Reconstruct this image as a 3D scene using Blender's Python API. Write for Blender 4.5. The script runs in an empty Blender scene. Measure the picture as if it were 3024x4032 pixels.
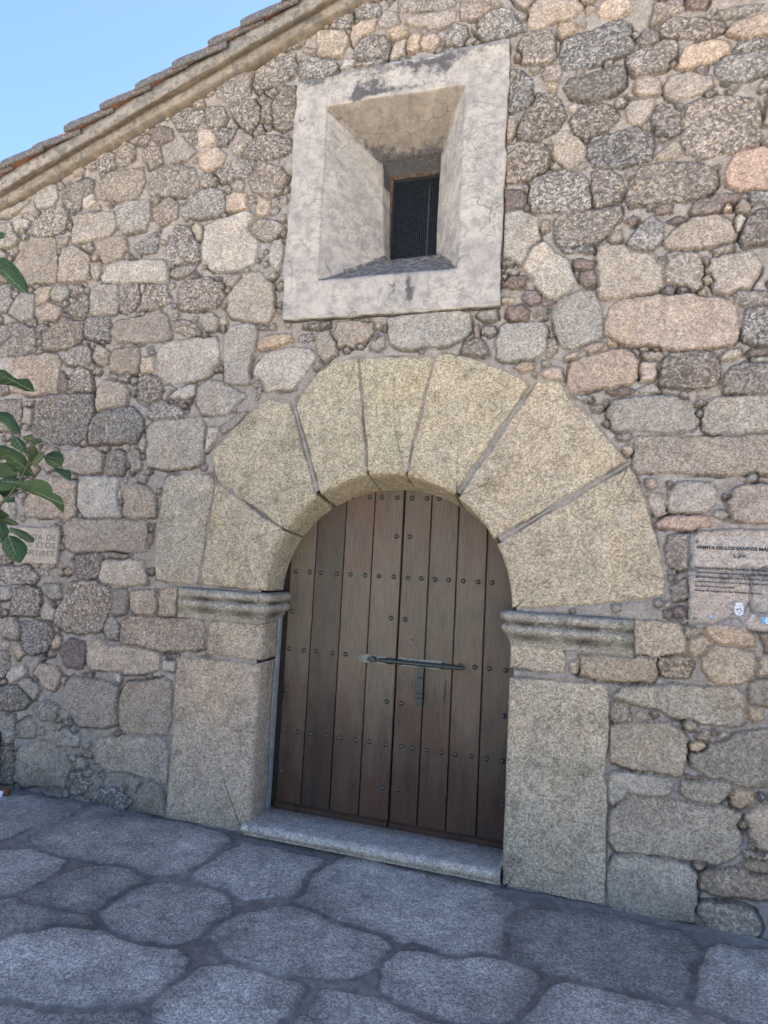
import bpy, math, random
import numpy as np
from mathutils import Vector, Matrix
random.seed(7); RNG = np.random.default_rng(11)
S = bpy.context.scene
# ---------------------------------------------------------------- camera
cam = bpy.data.objects.new('camera', bpy.data.cameras.new('camera'))
S.collection.objects.link(cam); S.camera = cam
cam.data.sensor_fit = 'HORIZONTAL'; cam.data.sensor_width = 36; cam.data.lens = 2517.9/3024*36
cam.data.clip_start = .05; cam.data.clip_end = 2000
R_ = (0.95160096, 0.30283049, 0.05243389); U_ = (-0.02499079, -0.09379838, 0.99527751); F_ = (-0.30631859, 0.9484174, 0.08169066)
cam.matrix_world = Matrix(((R_[0], U_[0], -F_[0], 1.1086), (R_[1], U_[1], -F_[1], -3.45), (R_[2], U_[2], -F_[2], 1.6), (0, 0, 0, 1)))
# ---------------------------------------------------------------- light
SUN_EL, SUN_AZ = math.radians(57), math.radians(10)       # the sun stands behind the chapel; azimuth from +Y towards +X
w = bpy.data.worlds.new('World'); S.world = w; w.use_nodes = True
wn = w.node_tree; bg = wn.nodes['Background']
sky = wn.nodes.new('ShaderNodeTexSky'); sky.sky_type = 'NISHITA'; sky.sun_disc = False
sky.sun_elevation = SUN_EL; sky.sun_rotation = SUN_AZ; sky.air_density = 1.0; sky.dust_density = .1; sky.ozone_density = 6.0; sky.altitude = 400
tint = wn.nodes.new('ShaderNodeMix'); tint.data_type = 'RGBA'; tint.blend_type = 'MULTIPLY'; tint.inputs[0].default_value = 1
tint.inputs[7].default_value = (1.045, .965, 1.0, 1); wn.links.new(sky.outputs[0], tint.inputs[6]); wn.links.new(tint.outputs[2], bg.inputs[0]); bg.inputs[1].default_value = .062
sl = bpy.data.lights.new('sun', 'SUN'); sl.energy = 5.0; sl.angle = math.radians(.5); sl.color = (1, .94, .85)
sun = bpy.data.objects.new('sun', sl); S.collection.objects.link(sun)
d = Vector((math.sin(SUN_AZ)*math.cos(SUN_EL), math.cos(SUN_AZ)*math.cos(SUN_EL), math.sin(SUN_EL)))
sun.rotation_euler = d.to_track_quat('Z', 'Y').to_euler(); sun.location = d*30
S.view_settings.view_transform = 'Standard'; S.view_settings.look = 'None'; S.view_settings.gamma = 1
S.view_settings.exposure = 2.5
STONES="""
r -1827,4506 -1745,4510 -1667,4467 -1653,4398 -1753,4380 -1815,4424
d -1668,4558 -1557,4587 -1429,4558 -1416,4478 -1492,4456 -1613,4470
d -1404,4572 -1281,4562 -1237,4495 -1258,4440 -1372,4426 -1404,4488
g -1723,4349 -1580,4398 -1523,4353 -1463,4278 -1513,4250 -1685,4228 -1710,4286
p -1456,4342 -1431,4427 -1351,4408 -1313,4331 -1413,4300
d -1307,4342 -1268,4412 -1166,4395 -1186,4334 -1233,4289 -1298,4305
p -1447,4246 -1386,4290 -1295,4279 -1234,4225 -1253,4158 -1360,4136 -1421,4171
b -1170,4297 -1112,4345 -1023,4313 -1027,4216 -1113,4201 -1172,4239
d -1172,4472 -1216,4550 -1105,4577 -944,4559 -917,4359 -1062,4349
d -1337,4775 -1236,4791 -1070,4758 -1084,4620 -1206,4584 -1314,4651 -1345,4717
d -1281,4104 -1198,4173 -1024,4170 -966,4127 -1064,4050 -1236,4028
d -1414,4088 -1332,4111 -1277,4057 -1311,4015 -1402,4027
g -1165,4007 -1137,4037 -1073,4011 -1081,3961 -1156,3971
d -1834,4087 -1737,4206 -1589,4208 -1465,4154 -1417,4053 -1424,3984 -1595,3989 -1787,4020
d -1891,4375 -1759,4366 -1721,4252 -1806,4216 -1868,4286
d -2103,4384 -2051,4431 -1963,4399 -1961,4312 -2034,4262 -2107,4285
d -2287,4337 -2219,4389 -2144,4365 -2121,4274 -2233,4241
l -2800,4116 -2771,4202 -2633,4215 -2598,4115 -2646,4064 -2769,4060
d -2560,4110 -2523,4181 -2363,4222 -2292,4187 -2291,4112 -2369,4085 -2382,3999 -2503,4014
l -2361,4071 -2290,4099 -2253,4032 -2308,3996 -2346,4007
g -2267,4159 -2159,4230 -1876,4226 -1852,4125 -1897,4023 -2065,4014 -2227,4054
d -1737,3930 -1634,3976 -1562,3919 -1568,3838 -1684,3793 -1743,3847
d -1530,3857 -1488,3969 -1336,4007 -1211,3955 -1207,3828 -1370,3802 -1487,3816
p -1197,3930 -1130,3950 -1047,3922 -1034,3829 -1170,3835
d -1029,3919 -979,3902 -981,3857 -1030,3852
o -961,3832 -929,3884 -867,3853 -873,3776 -944,3762
l -1332,3740 -1203,3782 -1032,3801 -961,3753 -939,3538 -945,3461 -1038,3426 -1262,3441 -1346,3535
g -2071,3935 -1950,3993 -1797,3985 -1771,3862 -1804,3783 -1983,3773 -2056,3860
g -2435,3943 -2260,3959 -2091,3926 -2067,3837 -2124,3771 -2238,3759 -2413,3754
d -2801,3936 -2687,4025 -2522,4042 -2479,3936 -2514,3852 -2739,3814 -2809,3873
l -2994,3959 -2919,3995 -2842,3954 -2862,3918 -2963,3904
g -3224,3973 -3027,3963 -2930,3835 -2956,3787 -3200,3793
d -1622,3703 -1549,3777 -1455,3743 -1394,3643 -1363,3514 -1442,3464 -1602,3491
o -1443,3753 -1398,3765 -1362,3720 -1364,3669 -1402,3661
g -2191,3656 -2191,3730 -2107,3745 -1974,3754 -1943,3655 -1992,3588 -2132,3578
g -3142,4094 -3042,4082 -2933,4107 -2856,4123 -2943,4056 -3067,4020 -3133,4028
d -1060,4768 -941,4815 -773,4827 -746,4695 -904,4645 -1025,4633
d -1139,4268 -1025,4308 -878,4301 -762,4254 -745,4183 -866,4134 -1013,4157 -1114,4195
d -1029,4045 -936,4111 -814,4070 -755,3995 -779,3920 -882,3866 -997,3949
g -1102,3736 -982,3755 -799,3711 -766,3652 -851,3606 -1045,3628 -1103,3668
l -856,3519 -825,3582 -773,3592 -760,3465 -777,3401 -838,3440
d -369,5036 -327,5083 -214,5045 -200,4986 -277,4975 -344,4985
p -387,4859 -385,4927 -320,4963 -231,4954 -238,4883 -315,4866 -356,4819
d -525,4969 -482,5028 -391,5013 -393,4962 -420,4934 -501,4952
g -607,4815 -610,4942 -535,4948 -419,4917 -403,4852 -444,4770 -581,4776
d -357,4741 -345,4817 -247,4846 -158,4821 -115,4724 -129,4677 -283,4709
g -208,4932 -168,5001 -90,4961 -76,4891 -140,4883 -195,4890
o -138,4850 -96,4868 -31,4854 -23,4803 -92,4790
b -83,5037 -42,5060 223,4997 276,4941 185,4919 59,4948 -69,4967
p -27,4880 30,4911 176,4905 274,4888 271,4824 180,4807 1,4852
w -109,4700 -80,4760 -21,4770 -29,4706 -74,4661 -107,4667
o -15,4703 -11,4773 62,4790 56,4699 15,4686
p 65,4718 79,4770 161,4773 184,4725 166,4676 72,4695
d 224,4738 272,4802 344,4765 362,4698 319,4665 237,4693
b 311,4847 317,4942 476,4947 480,4851 402,4816
d 416,4718 433,4798 509,4844 597,4824 679,4671 584,4655 467,4670
d -714,4666 -732,4761 -640,4782 -487,4734 -471,4663 -572,4638
g -725,4828 -704,4864 -620,4835 -653,4804
w -449,4681 -419,4737 -356,4718 -365,4681
d -348,4678 -216,4687 -139,4663 -236,4649
d -900,4425 -906,4518 -842,4627 -745,4609 -740,4363 -809,4329 -871,4363
d -1055,4382 -1032,4564 -973,4600 -915,4554 -912,4404 -978,4335 -1025,4308
d -962,4609 -890,4625 -863,4579 -923,4573
g -1011,4139 -975,4145 -961,4115 -1008,4099
p 710,4695 716,4796 788,4872 964,4830 1002,4750 949,4702 858,4702 767,4661
o 883,4616 891,4664 968,4657 978,4615 907,4585
p 1088,4690 1108,4756 1230,4732 1253,4682 1180,4649 1119,4663
D 896,4482 916,4573 1059,4597 1181,4634 1233,4598 1269,4492 1253,4437 1133,4413 1029,4385 912,4398 897,4441
d 666,4601 701,4666 832,4637 852,4582 856,4470 801,4456 698,4467 677,4537
d 1295,4496 1336,4536 1387,4506 1380,4449 1313,4439
d 1246,4400 1304,4431 1454,4448 1483,4418 1472,4353 1423,4297 1282,4296 1255,4340
b 1376,4683 1508,4661 1509,4613 1427,4583 1361,4560 1368,4626
d 1395,4523 1460,4576 1551,4546 1679,4526 1711,4463 1632,4424 1511,4459 1429,4472
p 1727,4441 1750,4482 1910,4502 2016,4496 2016,4386 1789,4399
b 1671,4566 1749,4576 1896,4560 1865,4526 1750,4522 1687,4529
p 1493,4321 1536,4387 1632,4405 1712,4379 1735,4346 1673,4303 1554,4285 1497,4296
d 1762,4340 1774,4375 1866,4378 1979,4349 1942,4320 1790,4327
d 1674,4237 1681,4282 1774,4310 1911,4313 2016,4277 1979,4177 1867,4181 1775,4153 1713,4169
r 1574,4266 1602,4289 1634,4264 1626,4237 1586,4245
D 920,4287 941,4323 1048,4332 1152,4360 1221,4347 1227,4248 1173,4201 1087,4183 962,4220
p 1292,4188 1295,4255 1349,4268 1391,4246 1401,4168 1343,4169
g 1425,4192 1457,4242 1554,4247 1642,4216 1654,4167 1596,4131 1491,4118 1442,4141
b 785,4383 811,4429 893,4427 890,4373 869,4332 804,4355
o 819,4317 832,4332 874,4324 875,4286 834,4289
D 600,4451 672,4426 730,4364 743,4240 698,4208 623,4201 606,4265
D 665,4073 717,4185 779,4264 862,4258 910,4160 920,4109 860,4021 770,3996 685,4030
o 608,4153 658,4145 655,4085 629,4029 609,4022
o 936,4175 981,4187 1004,4154 982,4128 942,4145
D 948,4085 991,4146 1096,4157 1174,4123 1197,4061 1143,4003 1056,3998 1040,3962 985,4010
p 1239,4112 1259,4146 1364,4137 1365,4051 1312,4008 1262,4022
g 1237,4179 1267,4188 1284,4159 1250,4153
d 1374,4031 1394,4093 1459,4091 1501,4037 1510,3933 1462,3903 1404,3941
d 1526,3967 1548,4075 1604,4093 1791,4067 1860,4037 1875,3944 1868,3810 1808,3798 1701,3792 1592,3763 1543,3816 1519,3885
P 1725,3671 1755,3756 1793,3791 1912,3777 2052,3737 2052,3554 1794,3576 1741,3606
o 863,3922 860,4021 923,4025 986,4000 1032,3905 1025,3839 955,3811 901,3838
d 600,3983 705,3996 826,3957 842,3876 821,3801 703,3768 608,3772
g 861,3834 883,3851 911,3817 884,3802
D 1049,3922 1144,3965 1287,3989 1355,3949 1381,3879 1374,3805 1233,3779 1087,3801 1042,3865
o 1398,3811 1438,3847 1495,3870 1511,3830 1480,3780 1415,3785
D 1257,3597 1276,3688 1325,3766 1440,3772 1600,3739 1671,3697 1679,3623 1641,3556 1402,3560 1270,3568
d 755,3605 746,3743 794,3795 929,3805 1027,3752 1065,3642 1058,3586 962,3569 819,3577
d 1073,3669 1079,3764 1148,3773 1217,3725 1235,3657 1211,3603 1143,3593 1110,3569 1083,3611
r 601,3723 705,3714 730,3666 708,3620 606,3623
r 1378,3526 1443,3546 1483,3540 1476,3496 1403,3491
r 1571,3484 1594,3526 1680,3551 1794,3549 1757,3505 1680,3479 1587,3468
o 1718,3510 1749,3524 1757,3470 1726,3469
g 1780,3485 1810,3525 1840,3495 1840,3451 1795,3447
d 895,3433 893,3520 936,3553 1102,3552 1212,3556 1222,3490 1173,3430 1106,3382 985,3366 914,3393
r 1239,3479 1280,3506 1314,3479 1281,3446
d 1266,3355 1323,3441 1387,3479 1429,3428 1414,3357 1366,3298 1292,3306
o 1438,3345 1470,3378 1564,3440 1681,3448 1757,3399 1777,3335 1750,3311 1644,3296 1526,3300 1454,3316
w 1772,3415 1795,3447 1825,3417 1795,3359
D 1803,3314 1833,3416 1885,3454 2016,3437 2016,3282 1870,3289 1811,3287
g 1174,3384 1190,3419 1232,3424 1229,3368 1183,3364
r 1445,3445 1508,3472 1548,3442 1493,3421
g 821,3529 857,3524 854,3467 823,3461
d 1832,3558 1906,3548 1943,3508 1855,3493
l 603,3594 709,3596 784,3552 804,3492 802,3415 763,3361 729,3297 627,3322 610,3397
g -2924,3659 -2862,3793 -2741,3831 -2583,3788 -2548,3622 -2547,3485 -2791,3481 -2893,3541
g -2522,3532 -2497,3704 -2409,3719 -2270,3655 -2242,3470 -2509,3481
d -2336,3724 -2266,3747 -2237,3689 -2271,3668
g -2241,3592 -2176,3585 -2155,3522 -2190,3453 -2239,3506
l -2142,3473 -2101,3554 -1991,3579 -1660,3546 -1603,3506 -1606,3401 -1767,3404 -2117,3441
b -1571,3444 -1550,3506 -1461,3521 -1387,3490 -1395,3434 -1529,3418
d -1889,3664 -1799,3726 -1719,3741 -1693,3679 -1720,3611 -1843,3618
o -2696,3336 -2685,3435 -2572,3444 -2582,3401 -2619,3330 -2671,3321
g -2573,3388 -2541,3441 -2436,3438 -2401,3386 -2468,3330 -2554,3356
d -2393,3385 -2377,3433 -2287,3419 -2312,3379 -2368,3359
g -2938,3279 -2887,3376 -2815,3420 -2725,3388 -2713,3287 -2728,3226 -2820,3214
b -2702,3262 -2700,3305 -2603,3322 -2478,3282 -2479,3233 -2513,3205 -2663,3191
d -2438,3261 -2348,3309 -2282,3376 -2248,3349 -2232,3252 -2262,3194 -2367,3225
b -2226,3299 -2225,3384 -2157,3414 -2001,3407 -1989,3293 -1994,3210 -2176,3199 -2222,3227
d -1972,3327 -1938,3401 -1834,3392 -1812,3314 -1845,3234 -1896,3197 -1953,3219
w -1808,3378 -1786,3388 -1782,3347 -1797,3327
d -1785,3312 -1751,3379 -1604,3372 -1560,3259 -1655,3214 -1776,3218
d -1503,3209 -1510,3347 -1448,3387 -1282,3384 -1166,3340 -1154,3272 -1204,3197 -1379,3182
l -1128,3181 -1123,3269 -1012,3393 -915,3389 -815,3309 -795,3123 -831,3061 -927,3073 -1087,3122
g -1148,3338 -1120,3381 -1048,3391 -1046,3363 -1103,3318
d -3162,3514 -2965,3484 -2926,3366 -2973,3300 -3134,3306
d -3115,3164 -2849,3197 -2704,3150 -2654,3061 -2657,2963 -2803,2958 -3087,2954
d -2664,3141 -2583,3161 -2586,3124 -2649,3107
d -2622,3108 -2494,3167 -2446,3206 -2272,3158 -2257,3049 -2326,2993 -2562,2982 -2596,3021
D -2244,3096 -2232,3179 -2061,3179 -2026,3118 -2044,3025 -2172,3026 -2233,3060
g -2028,3071 -1987,3139 -1731,3180 -1640,3196 -1582,3146 -1533,3040 -1555,2996 -1739,2984 -1959,3008
d -1509,3061 -1475,3116 -1358,3096 -1321,3027 -1402,3015
g -1322,3111 -1312,3144 -1238,3155 -1184,3107 -1192,3052 -1266,3045
o -1171,3106 -1136,3126 -1120,3080 -1156,3066
L -1598,2760 -1619,2908 -1591,2964 -1400,2992 -1199,2991 -1171,2951 -1166,2819 -1227,2744 -1361,2706 -1515,2712
l -1114,2783 -1125,2992 -1081,3045 -961,3059 -899,3022 -897,2924 -932,2840 -944,2765 -931,2679 -1100,2685
d -2397,2913 -2354,2983 -2211,2993 -2170,2949 -2161,2866 -2193,2832 -2371,2876
b -2153,2901 -2138,2983 -2097,2992 -2020,2929 -2013,2859 -2096,2851
d -2180,2997 -2148,3007 -2144,2971 -2172,2963
g -2001,2882 -1981,2951 -1789,2946 -1767,2859 -1799,2780 -1937,2797 -2003,2835
o -1758,2835 -1743,2886 -1656,2887 -1647,2790 -1740,2789
d -1722,2948 -1683,2957 -1645,2910 -1703,2896
g -2865,2837 -2817,2946 -2468,2947 -2424,2890 -2429,2806 -2443,2675 -2642,2658 -2846,2689
r -2429,2723 -2405,2817 -2353,2779 -2356,2684 -2405,2668
d -2333,2695 -2319,2802 -2251,2840 -2162,2807 -2139,2671 -2304,2671
D -1754,2595 -1755,2744 -1691,2764 -1596,2737 -1562,2657 -1596,2602 -1697,2560
g -2086,2570 -2092,2687 -2042,2743 -1888,2726 -1840,2655 -1846,2575 -1980,2556 -2075,2529
d -1999,2797 -1935,2780 -1946,2751 -1988,2759
d -1906,2761 -1867,2785 -1831,2764 -1848,2730 -1889,2732
l -1518,2605 -1458,2654 -1322,2682 -1317,2627 -1365,2601
g -1552,2690 -1500,2689 -1459,2665 -1520,2622
g -1299,2571 -1294,2659 -1212,2711 -1086,2663 -960,2594 -1016,2542 -1095,2485 -1255,2494
d -1664,2492 -1656,2548 -1569,2590 -1423,2542 -1367,2485 -1595,2462
r -1406,2563 -1372,2568 -1369,2538 -1403,2536
d -3042,2620 -2760,2625 -2730,2502 -2763,2406 -3014,2410
g -2713,2611 -2636,2609 -2648,2579 -2709,2581
g -2719,2478 -2707,2569 -2629,2548 -2640,2458 -2694,2459
D -2634,2404 -2620,2536 -2565,2643 -2419,2656 -2129,2641 -2117,2536 -2152,2340 -2248,2311 -2524,2302 -2616,2326
D -2129,2351 -2124,2467 -2047,2534 -1802,2546 -1716,2481 -1693,2391 -1752,2313 -2023,2310 -2113,2305
L -1638,2168 -1661,2402 -1595,2457 -1265,2467 -1235,2406 -1231,2287 -1233,2169 -1474,2135
g -2329,2143 -2327,2248 -2188,2282 -2074,2270 -2007,2224 -2002,2122 -2168,2109
d -1953,2167 -1908,2258 -1832,2246 -1804,2167 -1824,2106 -1932,2099
g -1791,2235 -1747,2268 -1692,2246 -1682,2145 -1751,2112
g -1717,2302 -1678,2374 -1660,2290 -1686,2251
l -1191,2395 -1124,2394 -1148,2319 -1203,2255 -1192,2330
g -1110,2404 -1010,2477 -941,2497 -983,2439 -1092,2377
g -2616,1817 -2636,1923 -2505,2010 -2415,2078 -2234,2057 -2198,2036 -2186,1850 -2225,1806 -2480,1810
l -2164,2036 -2135,2080 -1853,2082 -1850,2018 -1848,1965 -1813,1817 -2106,1815 -2163,1878
g -2833,1874 -2792,1895 -2711,1888 -2695,1793 -2755,1780 -2822,1789
g -1789,1836 -1791,1980 -1724,2042 -1631,2026 -1566,1961 -1554,1831 -1649,1815 -1767,1816
w -1846,1990 -1819,1996 -1820,1937 -1840,1937
L -2224,1609 -2249,1767 -2204,1800 -1634,1798 -1605,1764 -1596,1608 -1705,1597 -1892,1598 -2152,1591
d -2135,1444 -2148,1556 -1983,1569 -1933,1543 -1950,1454 -1967,1420 -2102,1401
l -1937,1422 -1923,1511 -1859,1544 -1609,1539 -1573,1410 -1736,1386 -1909,1385
d -1592,1765 -1557,1779 -1559,1733 -1583,1733
r -1594,1678 -1558,1720 -1544,1691 -1555,1649
g -1889,1576 -1729,1572 -1752,1543 -1859,1547
d -2270,1157 -2189,1307 -2169,1373 -1977,1384 -1852,1356 -1834,1286 -1846,1177 -1889,1076 -2022,1055 -2160,1054 -2262,1090
g -1809,1201 -1808,1342 -1720,1356 -1702,1306 -1718,1208 -1769,1193
L -1668,1233 -1680,1345 -1502,1369 -1485,1298 -1500,1215 -1640,1210
b -1856,1079 -1844,1153 -1793,1173 -1756,1098 -1766,1038 -1832,1043
b -1726,1036 -1725,1154 -1651,1193 -1227,1209 -1141,1188 -1113,1119 -1122,1036 -1186,1021 -1366,996 -1698,1012
L -1965,854 -1971,966 -1883,1025 -1826,983 -1580,998 -1421,979 -1410,907 -1477,851 -1679,831 -1943,834
w -1410,907 -1396,938 -1306,943 -1313,881 -1380,877
r -1377,981 -1280,986 -1295,959 -1363,955
g -2133,566 -2136,707 -2071,762 -1828,757 -1710,731 -1700,595 -1709,500 -1824,476 -1983,466
L -1682,514 -1692,649 -1646,766 -1400,831 -1331,812 -1314,702 -1316,559 -1337,491 -1640,455
d -2006,793 -1913,803 -1924,780 -1991,778
w -1756,821 -1704,826 -1704,763 -1741,780
w -1462,848 -1404,866 -1407,840 -1451,836
r -2213,918 -2126,1002 -2014,990 -1995,916 -2010,828 -2133,826
o -2276,967 -2241,1029 -2207,1006 -2219,939 -2256,925
d -2659,1128 -2635,1291 -2536,1329 -2416,1304 -2409,1146 -2570,1129
b -2861,1276 -2683,1308 -2661,1254 -2702,1223 -2853,1219
g -2395,1305 -2393,1345 -2251,1354 -2227,1271 -2324,1254
l -2386,1137 -2387,1204 -2335,1223 -2284,1178 -2294,1119 -2365,1118
d -2782,1375 -2791,1444 -2523,1458 -2442,1394 -2494,1345 -2686,1334
d -2541,899 -2548,1068 -2449,1098 -2304,1087 -2281,989 -2339,901 -2450,876
g -2716,986 -2729,1088 -2611,1103 -2568,1055 -2579,964
o -2601,905 -2546,942 -2498,881 -2547,833
p -2404,756 -2356,812 -2214,804 -2183,756 -2226,666 -2311,677
w -2627,711 -2583,769 -2486,790 -2478,726 -2585,672
g -2523,666 -2487,708 -2399,697 -2340,652 -2386,586
d -2772,617 -2538,649 -2416,577 -2450,524 -2606,495 -2756,494
g -2371,528 -2272,588 -2178,561 -2181,469 -2315,471
g -2507,401 -2399,466 -2338,411 -2349,350 -2483,333
g -2747,433 -2543,458 -2515,356 -2549,275 -2723,252
g -2187,398 -2087,429 -1978,403 -1985,344 -2157,321
d -2805,864 -2640,868 -2617,779 -2663,696 -2781,684
L -1829,257 -1838,392 -1689,432 -1346,458 -1314,380 -1317,214 -1453,221 -1618,238 -1744,220
g -2491,55 -2460,267 -2284,333 -2099,294 -2033,197 -2073,75 -2249,54 -2414,13
d -1867,33 -1784,105 -1656,115 -1554,52 -1599,-1 -1770,-21
g -1516,48 -1493,161 -1414,203 -1332,177 -1301,21 -1395,13 -1506,10
p -1611,175 -1564,211 -1490,194 -1530,122
d -2720,232 -2547,266 -2498,108 -2515,19 -2689,4
d -2054,141 -1950,177 -1864,117 -1909,48 -2015,42
g -2246,27 -2124,46 -2066,13 -2171,-25
o -897,2944 -807,2969 -669,2976 -649,2938 -757,2917 -859,2890 -885,2911
l -886,2782 -822,2859 -629,2892 -509,2857 -494,2806 -582,2695 -634,2640 -804,2624 -839,2695 -895,2740
o -491,2921 -478,2975 -423,2972 -366,2903 -362,2841 -422,2800 -475,2847
g -372,2955 -366,3022 -253,3032 -141,3010 -142,2946 -192,2898 -244,2878 -341,2886
d -607,2938 -598,2971 -522,2977 -514,2930 -574,2917
o -123,3009 -94,3015 -86,2978 -118,2980
g -129,2900 -70,2923 -62,2867 -105,2850 -136,2870
d -582,3030 -416,3036 -420,3010 -525,3009
d -892,3038 -824,3039 -822,3015 -880,3010
l -45,3026 117,3040 334,3051 431,3028 443,2944 390,2889 304,2857 46,2847 -17,2883 -37,2965
g 481,3019 507,3043 589,3045 600,2993 528,2984
g 509,2920 522,2955 576,2952 594,2915 559,2895
d 404,2810 420,2856 475,2891 514,2860 549,2793 479,2785
p 470,2942 485,2958 487,2904 475,2895
l 608,2771 600,2857 624,2939 659,2956 835,2944 858,2908 853,2787 783,2755 648,2752
b 862,2786 871,2858 904,2858 922,2792 890,2749 866,2756
r 655,2997 657,3051 719,3056 764,3018 756,2979 685,2983
r 729,3097 746,3131 815,3115 820,3070 773,3058
o 614,3096 635,3112 680,3094 664,3078 617,3083
g 795,3006 810,3026 858,3009 855,2975 812,2978
r 826,3051 854,3065 896,3062 879,3042 837,3038
l 884,3000 891,3043 1019,3101 1088,3097 1112,3057 1139,2944 1141,2858 1052,2815 958,2807 931,2838 903,2942
g 1063,2794 1103,2816 1160,2813 1152,2789 1096,2767
o 1167,2845 1179,2849 1222,2815 1223,2791 1187,2802
p 961,2744 993,2776 1039,2774 1028,2747 977,2736
p 824,2667 882,2699 950,2696 952,2639 884,2632
o 695,2710 748,2731 811,2723 794,2687 732,2685
p 1167,2917 1182,2998 1248,3046 1370,3053 1569,3046 1639,3018 1745,3005 1778,2969 1779,2816 1754,2786 1541,2767 1423,2796 1294,2799 1202,2835 1170,2871
p 989,2662 1005,2716 1104,2755 1229,2774 1278,2763 1318,2710 1324,2630 1298,2593 1125,2581 1007,2559 987,2598
l 731,3290 773,3389 843,3396 898,3329 960,3285 979,3219 1008,3150 975,3119 897,3078 826,3121 769,3229
g 613,3306 628,3331 664,3323 665,3293 618,3294
g 623,3250 640,3272 701,3261 690,3236
r 625,3184 667,3225 739,3209 724,3167 679,3154
g 791,2998 812,3022 858,3001 847,2977 802,2976
r 988,3282 1039,3286 1098,3261 1091,3227 1006,3235
r 1040,3157 1043,3205 1093,3215 1117,3178 1110,3134 1061,3129
l 1122,3122 1117,3343 1174,3360 1233,3344 1284,3307 1374,3288 1414,3240 1431,3168 1432,3104 1394,3079 1247,3059 1156,3053 1130,3075
b 1450,3175 1450,3272 1511,3279 1605,3251 1623,3212 1625,3106 1599,3075 1521,3108 1459,3138
p 1654,3173 1661,3224 1721,3244 1841,3236 1873,3187 1870,3127 1834,3063 1737,3046 1686,3062 1670,3119
g 1630,3236 1650,3234 1651,3211 1634,3213
w 1635,3122 1653,3137 1671,3110 1645,3104
d 1436,3077 1459,3104 1496,3088 1490,3061 1442,3061
D 1515,3078 1545,3088 1559,3067 1522,3059
g 1397,3259 1438,3268 1442,3240 1408,3235
o 1609,3052 1630,3063 1633,3036 1613,3038
b 1769,3023 1791,3046 1915,3043 1981,3006 1908,2980 1798,2976 1773,2997
d 1815,2882 1829,2948 1872,2965 1930,2965 1988,2887 1974,2787 1872,2778 1815,2799 1808,2840
o 1344,2778 1367,2786 1371,2765 1347,2764
r 1397,2780 1421,2786 1421,2767 1401,2766
o 1341,2743 1353,2759 1423,2755 1438,2735 1424,2715 1360,2723
p 1340,2647 1346,2697 1400,2703 1411,2653 1394,2615 1355,2613
l 1332,2554 1348,2569 1410,2588 1433,2544 1387,2537 1341,2541
D 1440,2607 1442,2702 1479,2743 1572,2752 1680,2733 1700,2674 1697,2582 1651,2562 1505,2568 1451,2578
o 1711,2717 1734,2747 1784,2749 1794,2729 1762,2703 1719,2701
r 1823,2728 1845,2750 1916,2750 1909,2721 1836,2716
l 1845,2701 1874,2714 1931,2718 1931,2695 1860,2692
D 1735,2549 1728,2596 1757,2653 1816,2683 2016,2668 2016,2535 1800,2528 1743,2523
l 1184,2457 1195,2490 1259,2519 1482,2516 1560,2497 1597,2447 1605,2395 1569,2355 1485,2344 1343,2351 1231,2357 1197,2394
L 1636,2352 1634,2461 1653,2494 1741,2517 1916,2515 2052,2507 2051,2348 1802,2336 1668,2337
L 1320,2148 1321,2285 1345,2315 1578,2308 1917,2313 2072,2308 2072,2130 1917,2133 1655,2136 1346,2138
d 1600,2485 1621,2495 1643,2487 1637,2473 1606,2474
r 1177,2551 1257,2575 1321,2557 1291,2535 1209,2529
l 1010,2524 1033,2539 1099,2532 1108,2512 1059,2511
g 1096,2484 1144,2491 1167,2475 1136,2455 1103,2460
g 1232,2321 1293,2331 1308,2306 1279,2298 1247,2305
o 1248,2261 1304,2280 1303,2239 1281,2222
l 1607,2536 1651,2544 1651,2524 1613,2516
g 1668,3268 1720,3288 1760,3292 1757,3253 1690,3242
d 926,3358 1098,3349 1099,3327 960,3326
p 1477,1939 1479,2038 1519,2076 1678,2080 1695,2035 1685,1977 1650,1944 1529,1930
p 1755,1937 1761,2034 1803,2067 1875,2072 2051,2071 2051,1907 1840,1897 1769,1906
P 1423,1870 1460,1906 1582,1918 1663,1916 1671,1871 1568,1856 1438,1855
l 1384,2028 1466,2020 1469,1932 1429,1923 1398,1979
b 1479,1762 1490,1811 1568,1830 1576,1661 1510,1654 1480,1687
p 1585,1808 1621,1840 1918,1850 2051,1847 2051,1693 1587,1670
p 1588,1609 1833,1630 1833,1522 1807,1473 1699,1409 1597,1402 1581,1504
p 1857,1632 2051,1650 2051,1491 1878,1470 1854,1522
p 1830,1413 1851,1448 1919,1461 2051,1463 2051,1405 1878,1391
p 1657,1362 1679,1379 1822,1386 1855,1356 1855,1310 1808,1295 1693,1320 1665,1332
o 1561,1354 1581,1375 1632,1360 1619,1334 1574,1334
p 1584,1261 1591,1319 1654,1329 1669,1300 1649,1252 1613,1237
l 1648,1171 1651,1257 1700,1289 1808,1290 1855,1276 1870,1232 1849,1161 1795,1125 1694,1122
l 1081,1099 1080,1187 1363,1222 1446,1213 1443,1136 1412,1101 1209,1087
d 1452,1159 1458,1214 1576,1229 1604,1198 1577,1134 1487,1125 1466,1136
l 1032,1118 1035,1150 1075,1162 1074,1107 1047,1100
l 1244,998 1282,1054 1518,1083 1592,1087 1767,1094 1814,1061 1829,971 1796,938 1660,929 1520,943 1414,979
r 1894,1365 1948,1385 1989,1297 1908,1284
p 1880,1247 1948,1276 1990,1177 1880,1180
g 1839,1088 1860,1143 1920,1172 2051,1186 2051,1053 1853,1030
o 1833,971 1840,1016 1901,1019 1906,974 1852,957
w 1339,920 1368,953 1398,933 1390,911 1353,913
g 1222,914 1252,980 1312,963 1320,909 1261,887
r 1461,1453 1497,1463 1500,1418 1469,1415
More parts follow.
